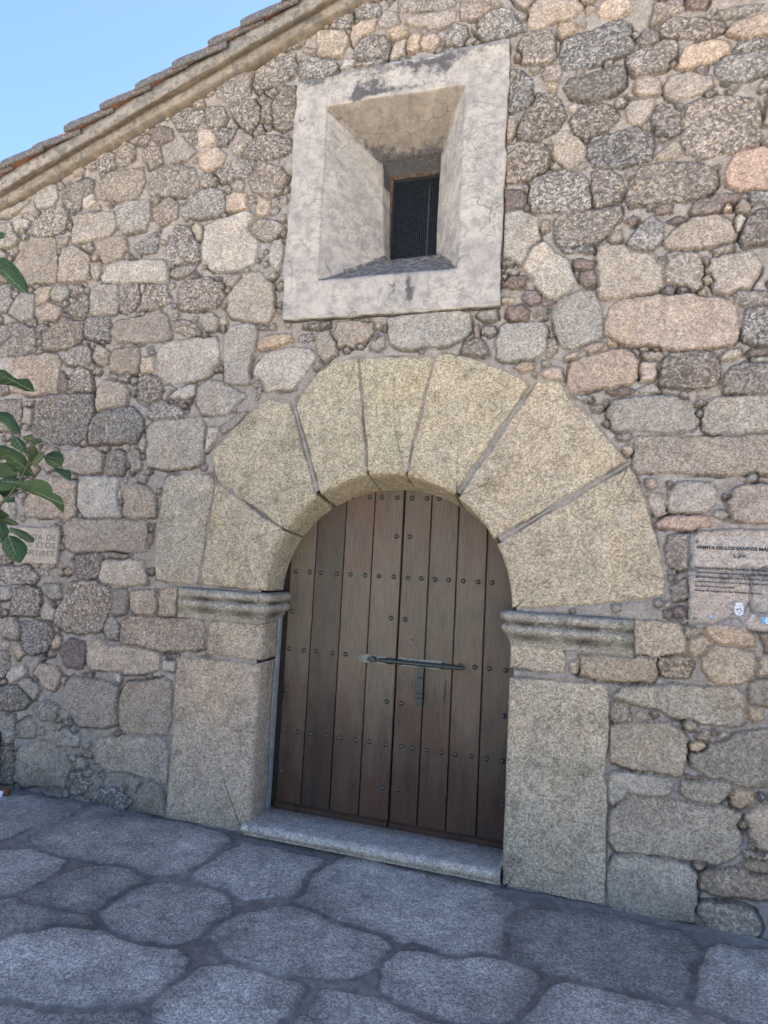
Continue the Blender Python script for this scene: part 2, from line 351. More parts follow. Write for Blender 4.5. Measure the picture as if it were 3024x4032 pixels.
b 1497,1562 1562,1597 1571,1521 1512,1501
l 1243,690 1236,842 1277,871 1498,907 1536,887 1571,845 1572,760 1559,676 1464,665 1343,675
g 1602,725 1605,779 1704,839 1796,897 1921,928 2071,940 2070,712 1881,673 1812,666 1655,689
o 1590,826 1632,844 1660,819 1625,797 1597,801
g 1611,860 1640,893 1681,890 1668,853 1624,847
w 1229,608 1250,637 1336,645 1487,655 1507,639 1508,581 1413,558 1308,557 1301,526 1247,486 1227,543
l 1557,595 1560,643 1670,659 1755,668 1768,626 1700,560 1578,560
o 1778,607 1792,635 1852,641 1855,603 1805,562 1779,575
D 1862,626 1883,642 1907,631 1888,605
L 1243,339 1248,448 1309,521 1562,553 1742,544 1797,523 1804,428 1805,355 1758,324 1702,291 1602,295 1275,274
l 1243,1 1233,144 1276,238 1456,271 1588,257 1615,225 1624,92 1625,13 1460,-8 1281,-14
g 1641,180 1647,238 1814,289 1991,287 1991,191 1870,167 1710,157
g 1815,301 1856,334 1990,346 1991,298 1857,265
l 1829,515 1883,589 2050,608 2050,421 1884,399 1856,437
g 1642,74 1656,100 1780,122 1869,104 1895,52 1882,15 1802,-17 1692,-11
o 1625,-13 1642,8 1672,3 1668,-16 1636,-18
d 1822,369 1984,389 1984,359 1836,337
r 1577,671 1639,676 1627,664 1584,660
L -1462,1363 -1400,1385 -1335,1380 -1335,1210 -1450,1217
L 1335,1390 1450,1392 1561,1380 1566,1250 1450,1215 1335,1200
"""
FLAGS="""
n -2456,-248 -2223,-86 -1890,-112 -1871,-262 -1927,-449 -1931,-692
g -1741,-511 -1689,-258 -1420,-75 -1109,-64 -830,-112 -796,-410 -873,-545 -1019,-591 -1257,-557 -1406,-561 -1590,-579
l -1873,-837 -1636,-666 -1450,-686 -1385,-885 -1421,-1020 -1568,-1085
d -1290,-946 -1260,-718 -1049,-605 -967,-681 -958,-866 -998,-978 -1090,-1048 -1241,-1022
l -880,-987 -898,-790 -781,-670 -528,-628 -399,-779 -427,-920 -488,-1013 -622,-1056 -778,-1043
l -721,-400 -662,-146 -207,-168 -201,-463 -393,-572 -692,-506
l -127,-508 -185,-250 -65,-67 263,-80 623,-97 766,-196 777,-556 648,-650 371,-645 37,-610
d 876,-554 854,-328 903,-212 1175,-119 1515,-136 1568,-221 1515,-473 1444,-588 1269,-627 1070,-605 913,-597
l 440,-953 403,-829 465,-688 759,-661 911,-689 913,-823 843,-973 719,-1024 566,-997
g -376,-843 -130,-613 101,-618 311,-663 303,-825 226,-938 18,-1009 -193,-1000
l 1597,-439 1647,-249 1725,-155 2041,-104 1911,-568 1684,-660 1574,-583
l 971,-950 1055,-764 1151,-676 1314,-674 1491,-724 1522,-810 1494,-996 990,-1196
l -1168,-1412 -1107,-1250 -1001,-1138 -812,-1084 -647,-1118 -456,-1112 -382,-1128 -394,-1297 -457,-1402 -576,-1451 -740,-1499 -968,-1574
l -293,-1335 -239,-1148 -161,-1093 36,-1109 225,-1161 319,-1379 -178,-1578 -283,-1441
n -907,-1624 -723,-1585 -531,-1560 -404,-1464 -273,-1498 -227,-1597 -705,-1789
g 0,-1259 240,-1100 421,-1087 582,-1136 738,-1126 909,-1057 942,-1215 152,-1529
d -1480,-1157 -1229,-1033 -972,-1027 -873,-1056 -1029,-1137 -1129,-1247 -1226,-1364
"""
VOUS="""
v -725,1398 -723,1436 -718,1486 -709,1536 -697,1584 -682,1632 -663,1679 -641,1724 -616,1768 -1118,2067 -1128,2030 -1140,1881 -1161,1632 -1185,1413
v -616,1768 -596,1799 -574,1828 -551,1857 -527,1884 -501,1910 -473,1935 -445,1958 -426,1976 -639,2556 -778,2582 -890,2526 -1173,2255 -1118,2067
v -405,1984 -381,2003 -346,2023 -310,2041 -273,2058 -235,2072 -196,2084 -156,2094 -116,2102 -214,2817 -347,2804 -441,2762 -619,2564
v -116,2102 -88,2106 -60,2109 -31,2110 -3,2111 26,2111 54,2109 83,2106 111,2102 248,2800 18,2807 -214,2817
v 111,2102 149,2095 188,2086 225,2075 262,2062 298,2047 333,2030 368,2011 393,1995 781,2600 760,2642 612,2714 479,2778 266,2818 248,2800
v 409,1985 435,1966 467,1941 498,1913 527,1884 554,1853 580,1821 604,1787 621,1760 1286,2189 1112,2421 986,2542 954,2625 823,2640 796,2590
v 631,1745 649,1710 669,1666 686,1622 700,1576 711,1529 719,1482 723,1434 725,1402 954,1423 1342,1479 1467,1521 1481,1579 1472,1645 1431,1802 1405,1911 1364,2044 1323,2130 1295,2173
b -1494,2083 -1470,2113 -1142,2115 -1124,2030 -1146,1881 -1166,1632 -1191,1412 -1405,1406 -1504,1427 -1541,1624 -1525,1902
"""
LEAVES="""
-958,-1752,2641 -934,-1754,2635 -896,-1756,2613 -861,-1759,2586 -834,-1761,2559 -808,-1764,2528 -794,-1766,2500 -799,-1766,2483 -839,-1763,2497 -881,-1760,2525 -920,-1757,2555 -972,-1753,2587 -1012,-1751,2615 -1004,-1750,2641
-938,-1791,2714 -907,-1793,2711 -889,-1795,2698 -898,-1795,2684 -917,-1793,2682 -942,-1791,2692
-1028,-1688,2249 -996,-1653,2253 -985,-1623,2235 -979,-1612,2230 -950,-1587,2238 -949,-1566,2218 -953,-1551,2195 -975,-1574,2193 -997,-1608,2204 -1027,-1641,2202 -1049,-1664,2199
-949,-1721,2077 -906,-1706,2077 -884,-1701,2069 -871,-1701,2054 -850,-1701,2030 -828,-1704,1994 -835,-1707,1993 -849,-1708,2005 -861,-1714,2001 -880,-1716,2015 -899,-1717,2033 -912,-1720,2038 -934,-1724,2049
-879,-1689,1996 -852,-1693,1985 -812,-1700,1965 -795,-1707,1944 -786,-1713,1922 -809,-1710,1929 -846,-1704,1942 -879,-1699,1954 -887,-1694,1973
-912,-1594,1972 -893,-1580,1981 -896,-1567,1965 -901,-1558,1951 -886,-1546,1956 -905,-1548,1937 -918,-1553,1927 -934,-1550,1906 -943,-1552,1896 -937,-1565,1916 -926,-1581,1944 -927,-1587,1949
-870,-1558,1942 -852,-1556,1954 -832,-1555,1962 -801,-1555,1960 -780,-1557,1948 -770,-1560,1923 -777,-1564,1899 -806,-1564,1896 -831,-1563,1904 -854,-1561,1916
-947,-1702,1957 -925,-1682,1958 -911,-1663,1953 -898,-1639,1942 -892,-1618,1928 -897,-1603,1909 -899,-1577,1883 -899,-1561,1867 -922,-1575,1862 -935,-1588,1863 -939,-1612,1883 -947,-1635,1898 -951,-1661,1917 -968,-1680,1920
-1056,-1602,1912 -1005,-1605,1909 -965,-1603,1891 -942,-1600,1870 -948,-1597,1855 -996,-1592,1849 -1038,-1591,1855 -1065,-1588,1849
-1009,-1634,1834 -981,-1619,1849 -948,-1607,1854 -925,-1603,1848 -917,-1607,1833 -925,-1617,1816 -942,-1628,1802 -974,-1640,1797 -991,-1646,1796
-921,-1622,1828 -874,-1631,1836 -828,-1640,1844 -781,-1642,1841 -755,-1637,1830 -745,-1627,1814 -765,-1621,1809 -776,-1613,1798 -741,-1614,1795 -721,-1606,1782 -720,-1589,1757 -742,-1567,1726 -761,-1577,1743 -780,-1590,1765 -819,-1598,1781 -861,-1602,1792 -883,-1608,1803 -913,-1613,1814
-835,-1544,1901 -812,-1536,1899 -794,-1531,1894 -774,-1523,1895 -765,-1525,1877 -758,-1529,1850 -778,-1534,1860 -802,-1539,1874 -820,-1542,1889
-1026,-1609,1740 -1008,-1592,1729 -998,-1575,1716 -999,-1565,1705 -1029,-1573,1697 -1050,-1582,1695
-1013,-1591,1696 -985,-1581,1700 -957,-1573,1690 -943,-1569,1675 -975,-1580,1673 -996,-1586,1681
-1010,-1616,1682 -971,-1608,1680 -937,-1615,1651 -935,-1621,1636 -944,-1637,1605 -969,-1643,1604
-889,-1659,1664 -862,-1642,1658 -840,-1630,1650 -821,-1629,1637 -804,-1626,1626 -796,-1636,1611 -816,-1649,1615 -838,-1657,1626 -860,-1662,1639 -879,-1670,1647
-858,-1690,1634 -833,-1679,1630 -806,-1672,1615 -787,-1669,1595 -781,-1674,1576 -784,-1687,1547 -791,-1694,1538 -814,-1703,1545 -837,-1708,1564 -859,-1710,1585 -866,-1706,1605 -863,-1698,1622
-843,-1626,1995 -820,-1620,1993 -819,-1622,1981 -843,-1630,1974 -860,-1635,1971 -855,-1631,1986
-979,-1566,2016 -930,-1565,2026 -919,-1565,2009 -925,-1565,1996 -948,-1566,1993 -965,-1566,2003
-887,-1699,1754 -862,-1677,1777 -852,-1680,1754 -871,-1692,1749
-812,-1653,1919 -805,-1638,1945 -792,-1629,1944 -789,-1634,1922 -798,-1650,1896 -804,-1660,1882 -811,-1662,1891
"""

# ---------------------------------------------------------------- helpers
def link(o, parent=None, label=None, cat=None, kind=None, group=None):
    S.collection.objects.link(o)
    if parent: o.parent = parent
    if label: o['label'] = label
    if cat: o['category'] = cat
    if kind: o['kind'] = kind
    if group: o['group'] = group
    return o
def thing(name, label, cat, loc=(0, 0, 0), group=None):
    o = bpy.data.objects.new(name, None); o.location = loc; o.empty_display_size = .1
    return link(o, None, label, cat, None, group)
class MB:
    def __init__(s): s.v = []; s.f = []; s.m = []
    def add(s, vs, fs, m=0):
        b = len(s.v); s.v += [tuple(v) for v in vs]; s.f += [tuple(i+b for i in f) for f in fs]; s.m += [m]*len(fs)
    def box(s, x0, x1, y0, y1, z0, z1, m=0, bev=0):
        if bev:
            b = bev
            vs = []
            for (z, i) in ((z0, b), (z0+b, 0), (z1-b, 0), (z1, b)):
                for (x, y) in ((x0+i, y0+b), (x0+b, y0+i), (x1-b, y0+i), (x1-i, y0+b), (x1-i, y1-b), (x1-b, y1-i), (x0+b, y1-i), (x0+i, y1-b)):
                    vs.append((x, y, z))
            fs = [tuple(range(7, -1, -1)), tuple(range(24, 32))]
            for k in range(3):
                for j in range(8): fs.append((k*8+j, k*8+(j+1) % 8, k*8+8+(j+1) % 8, k*8+8+j))
            s.add(vs, fs, m); return
        s.add([(x0,y0,z0),(x1,y0,z0),(x1,y1,z0),(x0,y1,z0),(x0,y0,z1),(x1,y0,z1),(x1,y1,z1),(x0,y1,z1)],
              [(0,3,2,1),(4,5,6,7),(0,1,5,4),(1,2,6,5),(2,3,7,6),(3,0,4,7)], m)
    def tube(s, pts, rads, n=10, m=0, cap=True):
        P = [Vector(p) for p in pts]; rings = []
        if not hasattr(rads, '__len__'): rads = [rads]*len(P)
        up = None
        for i, p in enumerate(P):
            t = (P[min(i+1, len(P)-1)]-P[max(i-1, 0)]).normalized()
            if up is None: up = t.orthogonal().normalized()
            up = (up-t*up.dot(t)).normalized(); sd = t.cross(up)
            rings.append([p+(up*math.cos(a)+sd*math.sin(a))*rads[i] for a in [2*math.pi*k/n for k in range(n)]])
        vs = [v for r in rings for v in r]; fs = []
        for i in range(len(P)-1):
            for k in range(n): fs.append((i*n+k, i*n+(k+1) % n, (i+1)*n+(k+1) % n, (i+1)*n+k))
        if cap: fs += [tuple(range(n-1, -1, -1)), tuple((len(P)-1)*n+k for k in range(n))]
        s.add(vs, fs, m)
    def build(s, name, mats, parent=None, smooth=False, **kw):
        me = bpy.data.meshes.new(name); me.from_pydata(s.v, [], s.f)
        for m in (mats if isinstance(mats, (list, tuple)) else [mats]): me.materials.append(m)
        me.polygons.foreach_set('material_index', s.m)
        if smooth: me.polygons.foreach_set('use_smooth', [True]*len(s.f))
        me.update()
        return link(bpy.data.objects.new(name, me), parent, **kw)
def add_attr(me, name, arr, kind='FLOAT'):
    a = me.attributes.new(name, kind, 'POINT')
    if kind == 'FLOAT': a.data.foreach_set('value', np.ascontiguousarray(arr, np.float32).ravel())
    else: a.data.foreach_set('color', np.ascontiguousarray(arr, np.float32).ravel())
def add_attr_tone(o, col, f):
    o.data.attributes.remove(o.data.attributes['Tone']); c = np.ones((len(f), 4)); c[:, :3] = np.array(col)*f[:, None]; add_attr(o.data, 'Tone', c, 'FLOAT_COLOR')
def const_attr(o, col, grain):
    n = len(o.data.vertices)
    add_attr(o.data, 'Tone', np.tile(np.array(list(col)+[1.0]), (n, 1)), 'FLOAT_COLOR'); add_attr(o.data, 'Grain', np.full(n, grain))
def grid_mesh(name, X, Y, Z, mask, mats, parent=None, smooth=True, flip=False, **kw):
    """X,Y,Z 2-D arrays (rows, cols); mask of quads to keep."""
    h, wd = X.shape
    idx = np.arange(h*wd).reshape(h, wd)
    q = np.stack([idx[:-1, :-1], idx[:-1, 1:], idx[1:, 1:], idx[1:, :-1]], -1)[mask]
    if flip: q = q[:, ::-1]
    used = np.zeros(h*wd, bool); used[q.ravel()] = True
    remap = np.cumsum(used)-1; q = remap[q]
    co = np.stack([X, Y, Z], -1).reshape(-1, 3)[used].astype(np.float32)
    me = bpy.data.meshes.new(name)
    me.vertices.add(len(co)); me.vertices.foreach_set('co', co.ravel())
    n = len(q); me.loops.add(n*4); me.loops.foreach_set('vertex_index', q.ravel().astype(np.int32))
    me.polygons.add(n); me.polygons.foreach_set('loop_start', np.arange(0, n*4, 4, dtype=np.int32))
    me.polygons.foreach_set('loop_total', np.full(n, 4, np.int32))
    if smooth: me.polygons.foreach_set('use_smooth', np.ones(n, bool))
    for m in (mats if isinstance(mats, (list, tuple)) else [mats]): me.materials.append(m)
    me.update(calc_edges=True); me.validate()
    return link(bpy.data.objects.new(name, me), parent, **kw), used
def vnoise(x, y, seed):
    xi = np.floor(x).astype(np.int64); yi = np.floor(y).astype(np.int64); fx = x-xi; fy = y-yi
    fx = fx*fx*(3-2*fx); fy = fy*fy*(3-2*fy)
    def h(a, b):
        n = (a*374761393+b*668265263+seed*974634777) & 0xffffffff
        n = ((n ^ (n >> 13))*1274126177) & 0xffffffff
        return ((n ^ (n >> 16)) & 0xffff)/65535.0*2-1
    return (h(xi, yi)*(1-fx)+h(xi+1, yi)*fx)*(1-fy)+(h(xi, yi+1)*(1-fx)+h(xi+1, yi+1)*fx)*fy
def fbm(x, y, seed, o=3):
    s = 0; a = 1
    for k in range(o): s = s+a*vnoise(x*2**k+k*7.3, y*2**k, seed+k); a *= .5
    return s/1.75
def sdpoly(px, py, P):
    """signed distance, positive inside"""
    d = np.full(px.shape, 1e9); ins = np.zeros(px.shape, bool); n = len(P)
    for i in range(n):
        ax, ay = P[i]; bx, by = P[(i+1) % n]
        ex, ey = bx-ax, by-ay; wx, wy = px-ax, py-ay
        t = np.clip((wx*ex+wy*ey)/(ex*ex+ey*ey+1e-12), 0, 1)
        d = np.minimum(d, (wx-ex*t)**2+(wy-ey*t)**2)
        c = ((ay > py) != (by > py)) & (px < (bx-ax)*(py-ay)/((by-ay) if by != ay else 1e-12)+ax)
        ins ^= c
    return np.where(ins, 1, -1)*np.sqrt(d)
def parse(txt, dim=2):
    out = []
    for ln in txt.strip().splitlines():
        p = ln.split(); out.append((p[0], [tuple(int(a)/1000 for a in q.split(',')) for q in p[1:]]))
    return out
# ---------------------------------------------------------------- materials
def mat(name):
    m = bpy.data.materials.new(name); m.use_nodes = True; nt = m.node_tree
    return m, nt, nt.nodes['Principled BSDF']
def N(nt, t, **kw):
    n = nt.nodes.new(t)
    for k, v in kw.items():
        if k in n.inputs: n.inputs[k].default_value = v
        else: setattr(n, k, v)
    return n
def L(nt, a, b): nt.links.new(a, b)
def math_(nt, op, a, b=None, c=None, clamp=False):
    n = nt.nodes.new('ShaderNodeMath'); n.operation = op; n.use_clamp = clamp
    for i, v in enumerate((a, b, c)):
        if v is None: continue
        if hasattr(v, 'links'): L(nt, v, n.inputs[i])
        else: n.inputs[i].default_value = v
    return n.outputs[0]
def mapr(nt, v, a, b, c, d_):
    n = nt.nodes.new('ShaderNodeMapRange'); L(nt, v, n.inputs[0])
    for i, q in enumerate((a, b, c, d_)): n.inputs[i+1].default_value = q
    return n.outputs[0]
def mixc(nt, fac, a, b, mode='MIX'):
    n = nt.nodes.new('ShaderNodeMix'); n.data_type = 'RGBA'; n.blend_type = mode
    if hasattr(fac, 'links'): L(nt, fac, n.inputs[0])
    else: n.inputs[0].default_value = fac
    for i, v in ((6, a), (7, b)):
        if hasattr(v, 'links'): L(nt, v, n.inputs[i])
        else: n.inputs[i].default_value = (*v, 1)
    return n.outputs[2]
def bump(nt, h, strength, dist, bsdf):
    b = nt.nodes.new('ShaderNodeBump'); b.inputs['Strength'].default_value = strength; b.inputs['Distance'].default_value = dist
    L(nt, h, b.inputs['Height']); L(nt, b.outputs[0], bsdf.inputs['Normal'])
def coords(nt, scale=1.0, warp=0.0, wscale=20):
    tc = nt.nodes.new('ShaderNodeTexCoord'); v = tc.outputs['Object']
    if warp:
        nz = N(nt, 'ShaderNodeTexNoise', Scale=wscale); nz.inputs['Detail'].default_value = 2; L(nt, v, nz.inputs['Vector'])
        a = nt.nodes.new('ShaderNodeVectorMath'); a.operation = 'MULTIPLY_ADD'; L(nt, nz.outputs['Color'], a.inputs[0])
        a.inputs[1].default_value = (warp,)*3; L(nt, v, a.inputs[2]); v = a.outputs[0]
    return v
def noise(nt, v, scale, detail=3, rough=.55):
    n = N(nt, 'ShaderNodeTexNoise', Scale=scale); n.inputs['Detail'].default_value = detail; n.inputs['Roughness'].default_value = rough
    L(nt, v, n.inputs['Vector']); return n.outputs['Fac']
def voro(nt, v, scale, feature='F1'):
    n = nt.nodes.new('ShaderNodeTexVoronoi'); n.feature = feature; n.inputs['Scale'].default_value = scale; L(nt, v, n.inputs['Vector']); return n
def granite(name, tone=None, grain=None, contrast=1.0, bumpk=1.0, stains=0.0):
    """speckled stone. Tone/Grain come from mesh attributes unless given. Grain 0 = mortar, .5 = dressed granite, 1 = coarse weathered granite"""
    m, nt, b = mat(name)
    if tone is None:
        a = nt.nodes.new('ShaderNodeAttribute'); a.attribute_name = 'Tone'; base = a.outputs['Color']
        g = nt.nodes.new('ShaderNodeAttribute'); g.attribute_name = 'Grain'; gr = g.outputs['Fac']
    else:
        r = nt.nodes.new('ShaderNodeRGB'); r.outputs[0].default_value = (*tone, 1); base = r.outputs[0]
        vn = nt.nodes.new('ShaderNodeValue'); vn.outputs[0].default_value = grain; gr = vn.outputs[0]
    v = coords(nt, warp=.012, wscale=60)
    A = voro(nt, v, 140); B = voro(nt, v, 88)
    sa = nt.nodes.new('ShaderNodeSeparateColor'); L(nt, A.outputs['Color'], sa.inputs[0])
    sb = nt.nodes.new('ShaderNodeSeparateColor'); L(nt, B.outputs['Color'], sb.inputs[0])
    fa = mapr(nt, sa.outputs[0], 0, 1, 1-.42*contrast, 1+.42*contrast)
    fb = math_(nt, 'POWER', sb.outputs[0], 1.6); fb = mapr(nt, fb, 0, 1, .52, 1.85)
    fb = math_(nt, 'MULTIPLY', fb, mapr(nt, sa.outputs[1], 0, 1, .7, 1.3))
    coarse = mapr(nt, gr, .5, 1, 0, 1); fine = mapr(nt, gr, 0, .5, .5, 1)
    fa = math_(nt, 'MULTIPLY_ADD', math_(nt, 'SUBTRACT', fa, 1.0), fine, 1.0)
    mx = nt.nodes.new('ShaderNodeMix'); L(nt, coarse, mx.inputs[0]); L(nt, fa, mx.inputs[2]); L(nt, fb, mx.inputs[3])
    f = mx.outputs[0]
    bl = mapr(nt, noise(nt, v, 7, 4, .6), .3, .7, .84, 1.14); f = math_(nt, 'MULTIPLY', f, bl)
    bl2 = mapr(nt, noise(nt, v, 28, 3, .6), .3, .7, .88, 1.12); f = math_(nt, 'MULTIPLY', f, bl2)
    fc = nt.nodes.new('ShaderNodeCombineColor')
    for i in range(3): L(nt, f, fc.inputs[i])
    col = mixc(nt, 1.0, base, fc.outputs[0], 'MULTIPLY')
    # warm grains of feldspar and brownish patches
    warm = math_(nt, 'GREATER_THAN', sa.outputs[2], .72)
    col = mixc(nt, math_(nt, 'MULTIPLY', warm, math_(nt, 'MULTIPLY', fine, .35)), col, mixc(nt, 1.0, col, (1.15, .92, .68), 'MULTIPLY'))
    och = mapr(nt, noise(nt, v, 3.3, 5, .65), .5, .72, 0, .5)
    col = mixc(nt, och, col, mixc(nt, 1.0, col, (1.08, .95, .78), 'MULTIPLY'))
    if stains:
        lich = mapr(nt, noise(nt, v, 4.2, 6, .72), .54, .63, 0, .42*stains); col = mixc(nt, lich, col, mixc(nt, 1.0, col, (.55, .56, .52), 'MULTIPLY'))
        pale = mapr(nt, noise(nt, v, 6.5, 5, .7), .60, .68, 0, .35*stains); col = mixc(nt, pale, col, (.47, .45, .40))
        pit = mapr(nt, noise(nt, v, 48, 4, .8), .655, .70, 0, .75*stains); col = mixc(nt, pit, col, (.12, .105, .085))
    L(nt, col, b.inputs['Base Color']); b.inputs['Roughness'].default_value = .92; b.inputs['Specular IOR Level'].default_value = .25
    hgt = math_(nt, 'MULTIPLY', math_(nt, 'ADD', f, math_(nt, 'MULTIPLY', noise(nt, v, 220, 2), .5)), mapr(nt, gr, 0, 1, .3, 1.4))
    if stains: hgt = math_(nt, 'ADD', hgt, math_(nt, 'MULTIPLY', noise(nt, v, 16, 5, .6), 2.6))
    bump(nt, hgt, .7*bumpk, .004, b)
    return m
M_WALL = granite('rubble_stone')
M_BLOCK = granite('dressed_granite', contrast=1.05, bumpk=1.3, stains=1.5)
def plaster_mat():
    m, nt, b = mat('old_plaster')
    v = coords(nt, warp=.06, wscale=5)
    st = nt.nodes.new('ShaderNodeAttribute'); st.attribute_name = 'Stain'
    br = nt.nodes.new('ShaderNodeAttribute'); br.attribute_name = 'Brown'
    c = mixc(nt, mapr(nt, noise(nt, v, 4, 5, .65), .35, .65, 0, 1), (.38, .35, .31), (.51, .46, .39))
    c = mixc(nt, mapr(nt, noise(nt, v, 15, 6, .75), .45, .60, 0, .85), c, (.275, .255, .235))
    c = mixc(nt, mapr(nt, noise(nt, v, 2.3, 3, .6), .55, .66, 0, .5), c, (.60, .54, .45))
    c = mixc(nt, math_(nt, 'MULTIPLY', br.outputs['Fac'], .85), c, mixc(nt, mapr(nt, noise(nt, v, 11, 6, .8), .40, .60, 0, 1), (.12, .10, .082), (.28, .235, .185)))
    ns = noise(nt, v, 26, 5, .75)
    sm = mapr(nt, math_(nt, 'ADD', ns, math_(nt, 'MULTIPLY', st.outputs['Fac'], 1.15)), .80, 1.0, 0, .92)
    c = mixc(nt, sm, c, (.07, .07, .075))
    gm = math_(nt, 'MULTIPLY', mapr(nt, noise(nt, v, 3.1, 3, .6), .42, .62, .15, 1), mapr(nt, noise(nt, v, 48, 5, .8), .47, .60, 0, .6)); c = mixc(nt, gm, c, (.20, .185, .17))
    pits = mapr(nt, noise(nt, v, 70, 4, .8), .64, .70, 0, .7); c = mixc(nt, pits, c, (.13, .12, .11))
    # hairline cracks
    vc = coords(nt, warp=.16, wscale=4.5)
    mp = nt.nodes.new('ShaderNodeMapping'); mp.inputs['Scale'].default_value = (.75, 1.0, 1.9); L(nt, vc, mp.inputs['Vector'])
    e = voro(nt, mp.outputs[0], 4.6, 'DISTANCE_TO_EDGE'); e2 = voro(nt, mp.outputs[0], 11, 'DISTANCE_TO_EDGE')
    k1 = mapr(nt, e.outputs['Distance'], .002, .009, 1, 0); k2 = mapr(nt, e2.outputs['Distance'], .003, .014, .6, 0)
    k1 = math_(nt, 'MULTIPLY', k1, mapr(nt, noise(nt, v, 5, 3), .42, .52, 0, 1)); k2 = math_(nt, 'MULTIPLY', k2, mapr(nt, noise(nt, v, 3.1, 2), .52, .58, 0, 1))
    k = math_(nt, 'MAXIMUM', k1, k2)
    c = mixc(nt, math_(nt, 'MULTIPLY', k, .65), c, (.12, .105, .09))
    L(nt, c, b.inputs['Base Color']); b.inputs['Roughness'].default_value = .9; b.inputs['Specular IOR Level'].default_value = .2
    h = math_(nt, 'SUBTRACT', math_(nt, 'ADD', noise(nt, v, 12, 5, .6), math_(nt, 'MULTIPLY', noise(nt, v, 90, 3), .25)), math_(nt, 'MULTIPLY', k, .7))
    bump(nt, h, .5, .006, b); return m
M_PLASTER = plaster_mat()
def cornice_mat():
    m, nt, b = mat('cornice_render')
    v = coords(nt, warp=.05, wscale=6)
    at = nt.nodes.new('ShaderNodeAttribute'); at.attribute_name = 'Band'
    c = mixc(nt, mapr(nt, noise(nt, v, 6, 5, .65), .35, .65, 0, 1), (.205, .185, .16), (.36, .32, .27))
    brown = mixc(nt, mapr(nt, noise(nt, v, 10, 4, .7), .3, .7, 0, 1), (.10, .078, .05), (.27, .21, .145))
    c = mixc(nt, at.outputs['Fac'], c, brown)
    c = mixc(nt, mapr(nt, noise(nt, v, 21, 5, .75), .47, .60, 0, .88), c, (.115, .11, .10))
    c = mixc(nt, mapr(nt, noise(nt, v, 60, 3, .7), .66, .74, 0, .8), c, (.45, .44, .41))
    vc = coords(nt, warp=.22, wscale=5); e = voro(nt, vc, 2.1, 'DISTANCE_TO_EDGE')
    k = math_(nt, 'MULTIPLY', mapr(nt, e.outputs['Distance'], .002, .007, .6, 0), mapr(nt, noise(nt, v, 3, 2), .52, .58, 0, 1))
    c = mixc(nt, k, c, (.09, .075, .06))
    L(nt, c, b.inputs['Base Color']); b.inputs['Roughness'].default_value = .93
    bump(nt, math_(nt, 'SUBTRACT', math_(nt, 'ADD', noise(nt, v, 18, 5, .65), math_(nt, 'MULTIPLY', noise(nt, v, 110, 3), .3)), k), .6, .008, b); return m
M_CORNICE = cornice_mat()
def tile_mat():
    m, nt, b = mat('lichen_clay_tile')
    v = coords(nt, warp=.02, wscale=30)
    geo = nt.nodes.new('ShaderNodeNewGeometry')
    c = mixc(nt, mapr(nt, noise(nt, v, 16, 4, .7), .3, .7, 0, 1), (.17, .08, .05), (.29, .145, .09))
    c = mixc(nt, mapr(nt, noise(nt, v, 14, 5, .75), .36, .46, 0, .95), c, (.115, .11, .102))
    c = mixc(nt, mapr(nt, noise(nt, v, 55, 4, .75), .56, .62, 0, .9), c, (.36, .36, .34))
    L(nt, c, b.inputs['Base Color']); b.inputs['Roughness'].default_value = .95
    bump(nt, noise(nt, v, 60, 4, .7), .7, .006, b); return m
M_TILE = tile_mat()
def clay_mat():
    m, nt, b = mat('bare_red_clay')
    v = coords(nt); c = mixc(nt, mapr(nt, noise(nt, v, 22, 4, .7), .35, .65, 0, 1), (.16, .065, .04), (.40, .17, .10))
    c = mixc(nt, mapr(nt, noise(nt, v, 30, 4, .7), .6, .68, 0, .8), c, (.15, .14, .13))
    L(nt, c, b.inputs['Base Color']); b.inputs['Roughness'].default_value = .9; bump(nt, noise(nt, v, 80, 3), .5, .004, b); return m
M_CLAY = clay_mat()
